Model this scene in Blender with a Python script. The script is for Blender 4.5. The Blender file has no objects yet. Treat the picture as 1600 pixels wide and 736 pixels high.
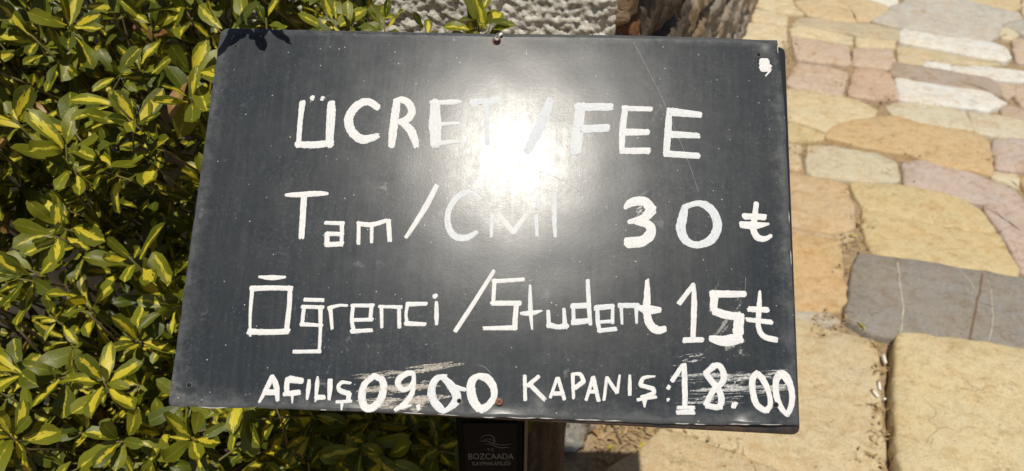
import bpy, bmesh, math, random
import numpy as np
from mathutils import Vector, Matrix, noise
from mathutils.bvhtree import BVHTree

scene = bpy.context.scene
COL = scene.collection
rng = random.Random(11)
rad = math.radians

# ------------------------------------------------------------------ camera
cam_data = bpy.data.cameras.new('camera')
cam = bpy.data.objects.new('camera', cam_data)
COL.objects.link(cam)
CAM = Vector((0.0, 0.0, 1.65))
PITCH = 38.0
cam.location = CAM
cam.rotation_euler = (rad(90 - PITCH), 0, 0)
cam_data.sensor_width = 36.0
cam_data.lens = 27.0
cam_data.clip_start = 0.02
cam_data.clip_end = 3000
cam_data.dof.use_dof = True
cam_data.dof.focus_distance = 0.82
cam_data.dof.aperture_fstop = 7.0
scene.camera = cam

# ------------------------------------------------------------------ light
SUN = Vector((-0.0278, -0.324, 0.9457)).normalized()      # high, a little behind the viewer
world = bpy.data.worlds.new('World')
scene.world = world
world.use_nodes = True
wn = world.node_tree.nodes
sky = wn.new('ShaderNodeTexSky')
sky.sky_type = 'NISHITA'
sky.sun_disc = False
sky.sun_elevation = math.asin(SUN.z)
sky.sun_rotation = math.atan2(SUN.x, SUN.y)
wn['Background'].inputs['Strength'].default_value = 0.055
world.node_tree.links.new(sky.outputs['Color'], wn['Background'].inputs['Color'])
sl = bpy.data.lights.new('sun', 'SUN')
sl.energy = 4.4
sl.angle = rad(0.53)
sl.color = (1.0, 0.94, 0.84)
sun = bpy.data.objects.new('sun', sl)
COL.objects.link(sun)
sun.rotation_euler = SUN.to_track_quat('Z', 'Y').to_euler()
scene.view_settings.view_transform = 'Standard'
scene.view_settings.look = 'None'
scene.view_settings.exposure = 0.0
scene.view_settings.gamma = 1.0


# ------------------------------------------------------------------ measured layout
BOARD = {'O': [-0.31253, 0.78653, 1.31791], 'A': [0.99914, -0.04051, -0.00878], 'B': [-0.03722, -0.78365, -0.62008], 'N': [-0.01824, -0.61988, 0.78449], 'S': [-0.02778, -0.32398, 0.94566], 'W': 0.6, 'H': 0.39615}
# brush strokes in millimetres on the panel: x from its left edge, y down from its top edge, brush width
LETTERS = [
  ('letter_u', [[(106.0, 77.5, 6.0), (107.4, 77.8, 6.0)], [(117.2, 77.9, 5.4), (118.2, 77.9, 5.4)], [(96.9, 82.5, 6.7), (96.7, 103.5, 5.3), (97.7, 131.7, 5.3)], [(95.5, 129.3, 7.3), (113.2, 129.4, 7.6), (132.2, 126.8, 7.2)], [(127.3, 81.9, 7.3), (128.1, 94.1, 9.3), (129.5, 130.0, 7.9)]]),
  ('letter_c', [[(176.6, 86.5, 7.3), (166.6, 80.4, 8.0), (156.7, 82.9, 8.7), (148.5, 93.8, 9.3), (147.4, 104.1, 9.6), (152.3, 114.6, 9.3), (162.0, 121.7, 9.6), (171.8, 120.3, 8.2), (178.8, 117.3, 5.9)]]),
  ('letter_r', [[(195.5, 77.8, 7.3), (195.0, 92.4, 8.6), (194.1, 113.3, 8.6), (193.7, 128.7, 6.6)], [(194.6, 79.6, 7.3), (200.4, 76.9, 7.3), (207.7, 80.3, 8.0), (212.2, 89.8, 8.0), (208.0, 98.4, 8.0), (200.2, 101.9, 6.6)], [(204.2, 102.8, 7.3), (211.8, 110.0, 8.6), (216.3, 118.3, 8.2), (219.3, 128.0, 5.9)]]),
  ('letter_e', [[(236.0, 77.3, 9.3), (236.9, 101.8, 12.6), (239.5, 125.9, 10.5)], [(231.0, 78.9, 4.0), (244.1, 78.5, 5.3), (255.0, 77.8, 6.0), (263.0, 77.1, 2.7)], [(242.5, 102.7, 4.6), (261.6, 101.1, 3.3)], [(235.9, 125.0, 5.3), (254.5, 121.9, 4.6), (262.7, 121.6, 3.9)]]),
  ('letter_t', [[(273.8, 78.3, 8.7), (289.0, 76.8, 8.7), (302.9, 73.6, 6.7)], [(289.7, 81.1, 4.7), (290.5, 98.5, 5.0), (291.6, 122.3, 5.3)]]),
  ('slash', [[(355.3, 72.7, 8.0), (344.7, 103.9, 11.2), (333.2, 129.3, 8.5)]]),
  ('letter_f', [[(387.0, 77.2, 9.9), (384.5, 105.5, 11.2), (382.6, 129.2, 10.4)], [(382.5, 80.1, 8.6), (401.9, 78.9, 8.6), (419.0, 78.4, 7.9)], [(389.6, 103.9, 8.6), (415.3, 101.6, 8.6)]]),
  ('letter_e', [[(433.0, 77.9, 6.0), (430.2, 104.1, 6.6), (429.5, 128.4, 5.2)], [(430.9, 79.7, 6.0), (459.7, 79.6, 5.3)], [(432.4, 105.8, 7.9), (456.6, 105.1, 6.6)], [(428.5, 126.3, 6.5), (457.1, 125.4, 7.2)]]),
  ('letter_e', [[(478.3, 79.1, 5.3), (476.9, 101.3, 7.2), (474.6, 127.8, 6.5)], [(481.0, 82.2, 9.2), (509.9, 84.5, 6.6)], [(480.1, 106.8, 7.9), (508.1, 107.4, 5.9)], [(473.4, 127.8, 7.2), (507.6, 129.2, 6.5)]]),
  ('letter_t', [[(89.8, 183.8, 3.2), (98.9, 183.5, 5.2), (120.0, 181.5, 5.8), (132.7, 181.1, 3.2)], [(108.9, 185.2, 6.5), (110.6, 227.5, 5.8)]]),
  ('letter_a', [[(132.9, 211.6, 3.9), (151.7, 211.6, 4.2)], [(150.0, 210.7, 4.5), (151.5, 234.7, 3.8)], [(135.9, 222.7, 4.5), (152.1, 222.9, 4.5)], [(135.9, 222.1, 5.1), (137.1, 235.2, 5.1)], [(135.7, 234.2, 5.1), (152.3, 232.7, 5.1)]]),
  ('letter_m', [[(166.8, 210.1, 3.9), (168.3, 232.2, 3.8)], [(165.9, 211.2, 4.5), (179.5, 212.1, 5.1), (195.2, 207.2, 3.9)], [(180.2, 213.0, 3.8), (181.3, 230.4, 3.2)], [(196.5, 206.9, 5.1), (199.4, 227.9, 4.5)]]),
  ('slash', [[(242.9, 169.1, 5.2), (231.5, 194.7, 5.8), (215.4, 224.1, 3.8)]]),
  ('letter_c', [[(287.3, 181.9, 5.2), (277.3, 174.8, 5.2), (264.6, 180.3, 6.5), (256.4, 195.6, 5.8), (257.3, 212.2, 6.4), (265.2, 221.8, 7.0), (276.4, 222.1, 6.4), (285.7, 216.2, 4.5)]]),
  ('letter_i', [[(299.1, 186.2, 4.5), (299.2, 188.9, 3.9)], [(300.3, 198.2, 3.8), (300.3, 220.6, 3.2)]]),
  ('letter_v', [[(307.4, 199.0, 5.1), (322.4, 215.0, 5.7), (334.5, 196.4, 4.5)]]),
  ('letter_i', [[(346.7, 184.0, 5.8), (345.6, 189.4, 5.8)], [(344.2, 197.8, 4.5), (345.8, 218.5, 3.2)]]),
  ('letter_l', [[(361.8, 172.8, 3.9), (362.4, 196.8, 5.1), (363.9, 218.5, 3.2)]]),
  ('digit_three', [[(432.6, 186.6, 3.8), (440.0, 180.4, 9.0), (452.4, 179.3, 9.6), (459.7, 187.7, 10.9), (451.4, 196.3, 8.3), (436.5, 201.1, 4.5)], [(443.1, 200.2, 6.4), (456.1, 203.1, 8.9), (458.6, 210.9, 10.2), (451.0, 219.6, 10.8), (435.2, 222.4, 10.8)]]),
  ('digit_zero', [[(492.9, 183.0, 6.4), (490.5, 194.0, 8.9), (488.4, 206.6, 9.5), (493.3, 218.2, 8.2), (504.5, 222.1, 7.0), (517.9, 216.4, 8.9), (524.5, 203.5, 8.9), (521.7, 189.7, 8.9), (513.6, 181.3, 8.3), (504.4, 179.4, 5.8), (493.2, 183.3, 5.8)]]),
  ('lira_mark', [[(563.8, 177.1, 5.1), (561.7, 191.7, 5.7), (559.8, 204.3, 6.3), (563.9, 212.6, 7.0), (571.1, 213.7, 5.1), (577.1, 210.2, 3.8)], [(550.8, 191.4, 6.4), (571.6, 191.7, 6.4)], [(547.9, 200.1, 7.0), (561.2, 200.6, 7.6), (575.1, 198.5, 2.5)]]),
  ('letter_o', [[(72.6, 268.8, 2.5), (85.9, 269.3, 5.1), (98.9, 268.2, 2.5)], [(67.2, 279.2, 4.4), (68.4, 307.1, 3.1), (70.8, 327.2, 2.5)], [(66.2, 280.9, 5.7), (86.1, 279.5, 5.0), (106.2, 279.3, 5.0)], [(104.4, 278.0, 4.4), (105.8, 297.3, 5.0), (105.6, 322.9, 5.0)], [(69.0, 323.0, 6.2), (88.5, 322.9, 5.6), (107.8, 321.6, 5.6)]]),
  ('letter_g', [[(120.0, 290.0, 3.8), (138.5, 289.8, 3.8)], [(120.3, 296.8, 3.8), (120.2, 314.7, 3.7)], [(118.4, 297.0, 3.8), (139.2, 297.0, 3.8)], [(136.6, 296.2, 4.4), (138.8, 321.8, 3.4), (139.5, 340.8, 3.1)], [(119.0, 314.2, 4.4), (140.1, 314.6, 3.1)], [(114.8, 340.9, 3.7), (140.8, 339.6, 3.7)]]),
  ('letter_r', [[(146.1, 296.5, 4.4), (149.9, 317.6, 3.1)], [(144.6, 297.8, 4.4), (153.8, 294.6, 3.1), (162.8, 294.4, 2.5)]]),
  ('letter_e', [[(166.6, 294.2, 3.8), (188.3, 293.4, 3.8)], [(186.5, 292.6, 3.8), (186.4, 308.1, 3.7)], [(168.8, 308.4, 3.7), (188.5, 307.2, 3.7)], [(168.5, 294.1, 3.8), (168.5, 308.8, 3.7), (171.6, 320.0, 4.3)], [(168.8, 319.5, 4.3), (188.8, 317.5, 3.7)]]),
  ('letter_n', [[(196.2, 294.0, 3.7), (198.2, 314.6, 3.1)], [(193.9, 294.1, 3.1), (216.0, 294.1, 3.7)], [(213.3, 293.4, 4.1), (215.3, 314.0, 3.7)]]),
  ('letter_c', [[(221.0, 291.1, 5.0), (240.2, 289.9, 3.7)], [(221.7, 290.5, 3.7), (220.8, 301.8, 3.1), (223.0, 310.3, 3.7)], [(220.9, 309.8, 5.0), (240.2, 310.0, 3.7)]]),
  ('letter_i', [[(248.1, 281.0, 5.0), (248.5, 282.9, 5.6)], [(249.7, 287.9, 3.1), (250.4, 299.2, 4.4), (251.1, 309.7, 3.1)]]),
  ('slash', [[(304.6, 254.9, 3.8), (286.2, 287.5, 4.4), (269.7, 315.5, 4.3)]]),
  ('letter_s', [[(334.3, 262.6, 3.8), (304.1, 265.6, 4.4)], [(305.5, 264.1, 4.4), (305.1, 287.6, 3.7)], [(303.7, 287.2, 5.0), (331.6, 286.2, 5.0)], [(327.7, 286.0, 5.0), (326.9, 311.7, 4.9)], [(297.2, 311.9, 3.7), (328.1, 310.3, 4.9)]]),
  ('letter_t', [[(340.5, 268.2, 2.5), (341.7, 292.4, 4.4), (343.9, 311.4, 1.9)], [(332.4, 296.2, 3.1), (342.5, 295.5, 5.0), (352.8, 292.9, 1.9)]]),
  ('letter_u', [[(358.8, 292.7, 3.7), (360.1, 308.4, 4.3)], [(359.1, 306.0, 5.6), (368.5, 308.1, 4.9), (377.3, 305.9, 5.6)], [(374.0, 290.4, 3.1), (375.6, 308.5, 4.9)]]),
  ('letter_d', [[(396.7, 261.3, 3.8), (398.3, 287.0, 4.4), (399.9, 304.5, 3.7)], [(381.7, 287.2, 5.6), (397.1, 286.2, 5.6)], [(383.1, 287.6, 3.7), (383.8, 304.7, 3.7)], [(382.9, 303.0, 6.2), (399.0, 301.0, 5.0)]]),
  ('letter_e', [[(404.7, 288.2, 5.6), (421.7, 286.2, 5.0)], [(421.3, 284.5, 3.1), (421.1, 302.5, 3.7)], [(406.6, 302.1, 3.1), (421.8, 300.7, 3.7)], [(406.5, 286.8, 3.7), (407.1, 302.1, 4.3), (409.3, 311.6, 3.7)], [(407.6, 310.4, 4.3), (424.5, 308.0, 4.3)]]),
  ('letter_n', [[(429.4, 284.2, 3.7), (430.4, 303.0, 2.5)], [(427.4, 285.2, 5.0), (446.5, 284.5, 5.0)], [(443.9, 283.7, 4.3), (444.4, 301.7, 2.5)]]),
  ('letter_t', [[(454.8, 259.4, 3.8), (454.7, 276.4, 6.8), (454.1, 290.2, 7.4), (457.5, 302.5, 8.0), (464.2, 307.8, 8.0), (471.0, 306.7, 6.2)], [(444.4, 286.2, 3.7), (455.0, 288.1, 8.7), (466.9, 288.1, 5.6)]]),
  ('digit_one', [[(485.7, 281.0, 5.0), (499.6, 262.3, 4.4)], [(499.9, 261.3, 3.1), (500.1, 280.1, 5.6), (498.3, 314.2, 4.9)], [(489.9, 316.5, 5.5), (507.3, 315.5, 4.9)]]),
  ('digit_five', [[(517.2, 270.8, 7.5), (549.4, 269.7, 6.2)], [(519.9, 269.8, 8.1), (518.6, 286.3, 7.4)], [(519.4, 287.3, 8.0), (530.2, 290.7, 8.0), (546.3, 292.2, 7.4)], [(543.0, 290.6, 9.3), (541.6, 307.6, 10.4)], [(514.9, 314.0, 6.1), (528.8, 316.0, 10.4), (543.0, 312.4, 10.4)]]),
  ('lira_mark', [[(563.8, 266.4, 2.5), (562.7, 281.4, 5.0), (561.1, 300.1, 4.9), (565.8, 310.1, 5.5), (577.7, 313.0, 5.5)], [(552.5, 284.3, 5.6), (570.9, 284.5, 5.6)], [(550.3, 294.6, 4.3), (573.9, 296.3, 4.9)]]),
  ('letter_a', [[(96.2, 364.3, 3.1), (93.5, 373.7, 4.9), (86.8, 389.5, 2.4)], [(96.6, 364.3, 3.7), (101.6, 374.2, 5.5), (104.2, 387.4, 3.7)], [(91.1, 380.1, 5.5), (102.6, 379.7, 5.5)]]),
  ('letter_c', [[(113.5, 367.0, 6.7), (125.7, 368.1, 6.1)], [(111.9, 366.1, 4.9), (111.5, 373.9, 4.9), (112.7, 380.5, 4.9)], [(109.8, 381.0, 4.3), (118.0, 380.0, 5.5), (124.3, 378.9, 4.9)], [(117.9, 382.6, 3.0), (118.6, 389.3, 1.2)]]),
  ('letter_i', [[(132.4, 367.2, 3.1), (132.6, 375.3, 4.3), (132.3, 385.2, 2.4)]]),
  ('letter_l', [[(140.3, 363.6, 1.8), (140.5, 371.1, 4.3), (140.5, 387.0, 1.8)], [(140.6, 383.1, 5.5), (148.6, 382.6, 4.3)]]),
  ('letter_i', [[(152.6, 366.5, 4.9), (153.1, 374.6, 4.9), (153.3, 384.4, 3.0)]]),
  ('letter_s', [[(172.2, 368.6, 2.4), (164.5, 368.1, 3.7), (161.0, 372.1, 3.7), (163.7, 376.3, 4.9), (172.1, 378.4, 4.9), (171.6, 383.6, 4.3)], [(160.6, 386.5, 3.0), (174.6, 385.4, 3.0)], [(165.9, 387.5, 3.0), (166.4, 393.4, 1.8)]]),
  ('digit_zero', [[(194.6, 360.7, 5.5), (186.1, 368.9, 6.1), (184.2, 379.7, 7.3), (187.1, 389.1, 7.3), (193.4, 391.2, 7.3), (201.4, 384.4, 7.3), (204.2, 373.6, 7.3), (202.3, 364.7, 6.7), (194.0, 360.8, 5.5)]]),
  ('digit_nine', [[(231.0, 357.0, 4.9), (225.1, 357.8, 5.5), (218.7, 362.9, 6.1), (217.9, 368.7, 5.5), (222.8, 372.6, 5.5), (228.5, 370.9, 4.3), (232.3, 364.1, 3.7)], [(231.8, 356.6, 3.7), (232.8, 365.7, 4.3), (231.5, 376.4, 4.9), (225.4, 385.6, 5.5), (216.9, 392.1, 3.6)], [(223.1, 389.2, 4.2), (231.8, 387.2, 1.8)]]),
  ('full_stop', [[(238.3, 388.4, 6.4), (239.1, 388.6, 6.4)]]),
  ('digit_zero', [[(263.2, 358.6, 3.7), (254.5, 361.3, 6.1), (250.1, 370.0, 7.3), (252.1, 380.8, 7.9), (259.1, 388.8, 7.3), (263.3, 391.6, 4.8)], [(259.6, 359.6, 4.9), (267.8, 366.8, 7.9), (273.9, 375.7, 8.5), (273.1, 383.0, 7.9), (263.9, 391.6, 3.6)], [(272.1, 368.4, 4.9), (282.2, 370.9, 3.6)]]),
  ('digit_zero', [[(295.5, 356.1, 4.3), (288.5, 361.8, 7.3), (287.7, 371.1, 8.5), (290.6, 381.1, 8.5), (296.9, 388.6, 7.9), (304.4, 384.8, 6.6), (309.6, 376.2, 6.1), (308.6, 367.0, 7.3), (302.6, 359.5, 7.9), (295.0, 357.6, 6.1)]]),
  ('letter_k', [[(338.2, 355.5, 3.7), (339.4, 378.2, 3.6)], [(351.5, 355.7, 3.7), (341.2, 365.0, 4.3)], [(343.9, 364.1, 4.3), (357.6, 376.9, 4.2)]]),
  ('letter_a', [[(369.0, 356.5, 3.0), (363.1, 374.9, 3.0)], [(369.9, 356.5, 3.7), (376.4, 376.2, 3.6)], [(365.9, 371.3, 4.2), (375.1, 370.9, 4.2)]]),
  ('letter_p', [[(383.8, 352.7, 3.7), (385.0, 375.0, 3.0)], [(383.1, 352.7, 3.0), (390.8, 352.4, 3.7), (394.3, 358.9, 4.3), (386.2, 365.4, 4.2)]]),
  ('letter_a', [[(403.0, 355.0, 3.6), (396.8, 376.1, 3.0)], [(403.0, 355.0, 4.9), (408.7, 376.6, 3.6)], [(399.7, 368.2, 3.6), (407.2, 368.0, 3.6)]]),
  ('letter_n', [[(416.1, 354.2, 3.0), (413.7, 375.4, 3.0)], [(416.1, 354.5, 3.6), (425.8, 368.2, 3.6)], [(428.3, 352.0, 2.4), (426.1, 368.2, 3.0)]]),
  ('letter_i', [[(437.9, 351.6, 2.4), (437.9, 359.7, 3.6), (437.9, 369.8, 3.3)]]),
  ('letter_s', [[(461.5, 351.8, 1.8), (451.0, 353.6, 3.6), (447.8, 360.4, 4.2), (459.9, 363.3, 4.2), (459.8, 367.8, 4.2), (448.7, 371.8, 3.6)], [(445.1, 374.1, 3.0), (462.6, 370.9, 3.0)], [(451.7, 373.9, 4.8), (451.7, 380.5, 1.8)]]),
  ('colon', [[(474.2, 361.4, 4.5), (474.8, 361.7, 4.5)], [(473.6, 372.9, 3.9), (474.2, 373.2, 3.9)]]),
  ('digit_one', [[(477.8, 355.3, 4.2), (488.1, 340.5, 4.3)], [(489.4, 339.6, 4.9), (489.8, 361.0, 5.4), (489.5, 378.3, 4.8)], [(482.9, 380.0, 3.6), (497.9, 379.4, 3.6)], [(482.2, 384.4, 4.2), (497.4, 383.4, 4.8)]]),
  ('digit_eight', [[(517.2, 340.4, 6.1), (509.6, 347.1, 5.5), (515.0, 354.2, 6.1), (521.3, 361.7, 6.0), (523.8, 371.3, 6.0), (520.6, 378.0, 5.4), (509.9, 376.8, 5.4)], [(516.3, 340.0, 5.5), (522.8, 339.7, 5.5), (526.5, 346.9, 6.1), (525.4, 354.7, 5.5), (516.7, 362.8, 5.4), (509.0, 376.1, 4.8)], [(509.2, 378.1, 3.6), (523.6, 378.5, 3.6)]]),
  ('full_stop', [[(535.6, 375.1, 7.5), (536.2, 376.2, 7.5)]]),
  ('digit_zero', [[(558.4, 345.2, 5.5), (554.1, 349.9, 6.1), (553.3, 360.6, 6.0), (556.5, 374.0, 6.0), (565.2, 380.2, 5.4), (569.4, 373.5, 4.8), (568.1, 362.0, 4.8), (563.7, 351.4, 6.1), (558.8, 345.5, 5.5)]]),
  ('digit_zero', [[(580.5, 344.1, 7.3), (575.7, 352.0, 6.0), (575.5, 365.5, 6.0), (579.3, 376.4, 5.4), (584.6, 382.9, 4.2), (589.4, 372.7, 5.4), (589.7, 359.2, 6.0), (585.2, 348.2, 7.9), (579.9, 344.4, 7.3)]]),
  ('paint_blob', [[(575.0, 23.5, 8.7), (581.0, 23.3, 8.7)], [(574.7, 30.4, 8.7), (582.7, 30.2, 8.0)], [(583.9, 32.7, 2.0), (578.4, 39.3, 1.5)]]),
]
HOLES = [(18.9, 20.9), (572.0, 15.5), (17.6, 376.2), (574.4, 374.1), (277.0, 381.3)]
SCREWS = [(296.7, 6.9), (314.9, 380.8)]
SMEAR = [((177.1, 364.4), (258.4, 350.0), 16, 't'), ((180.5, 376.3), (259.4, 366.2), 20, 't'), ((181.5, 388.1), (254.1, 379.5), 22, 't'), ((197.1, 392.3), (245.4, 387.0), 8, 't'), ((478.0, 337.8), (514.5, 330.5), 7, 'w'), ((480.8, 352.2), (592.6, 343.3), 20, 'w'), ((492.7, 364.8), (591.9, 357.7), 26, 'w'), ((480.6, 374.7), (549.5, 369.9), 16, 'w'), ((523.0, 354.2), (547.2, 351.0), 14, 'w'), ((514.3, 290.0), (523.7, 258.3), 9, 'g'), ((519.9, 311.4), (541.5, 282.8), 14, 'g'), ((540.5, 276.6), (551.0, 257.4), 6, 'g'), ((525.7, 323.4), (544.1, 316.7), 8, 'g'), ((539.9, 333.2), (545.2, 319.7), 7, 'g'), ((441.5, 193.0), (451.8, 184.0), 8, 'w')]
SCRATCH = [[(441.6, 4.4), (451.6, 25.5), (468.0, 61.2), (476.4, 82.3), (487.2, 110.1), (498.4, 139.4), (506.9, 167.5)], [(316.8, 142.9), (331.3, 147.3), (351.0, 152.1), (370.6, 160.4), (386.9, 171.3)], [(292.0, 346.9), (300.1, 349.1), (306.5, 354.9)], [(550.5, 253.6), (548.7, 271.3)]]
EDGE = {'left': [(0.0, 0.0), (-3.5, 396.1)], 'right': [(592.0, 0.2), (595.2, 46.8), (596.5, 75.3), (596.2, 164.7), (595.9, 262.2), (595.1, 354.0), (595.0, 391.6)], 'bottom': [(-3.5, 396.1), (41.6, 396.8), (84.3, 394.7), (145.5, 394.8), (206.4, 394.3), (267.1, 395.0), (303.4, 396.0), (327.5, 395.1), (387.6, 394.6), (437.9, 395.1), (510.1, 394.7), (554.6, 393.1), (595.0, 391.6)], 'top': [(0.0, 0.0), (93.4, -0.3), (296.4, -1.3), (380.6, -2.9), (515.7, -3.6), (592.0, -1.3)], 'frame': [(5.8, 7.4), (601.9, 2.9), (597.5, 400.7), (0.3, 392.4)]}
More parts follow.
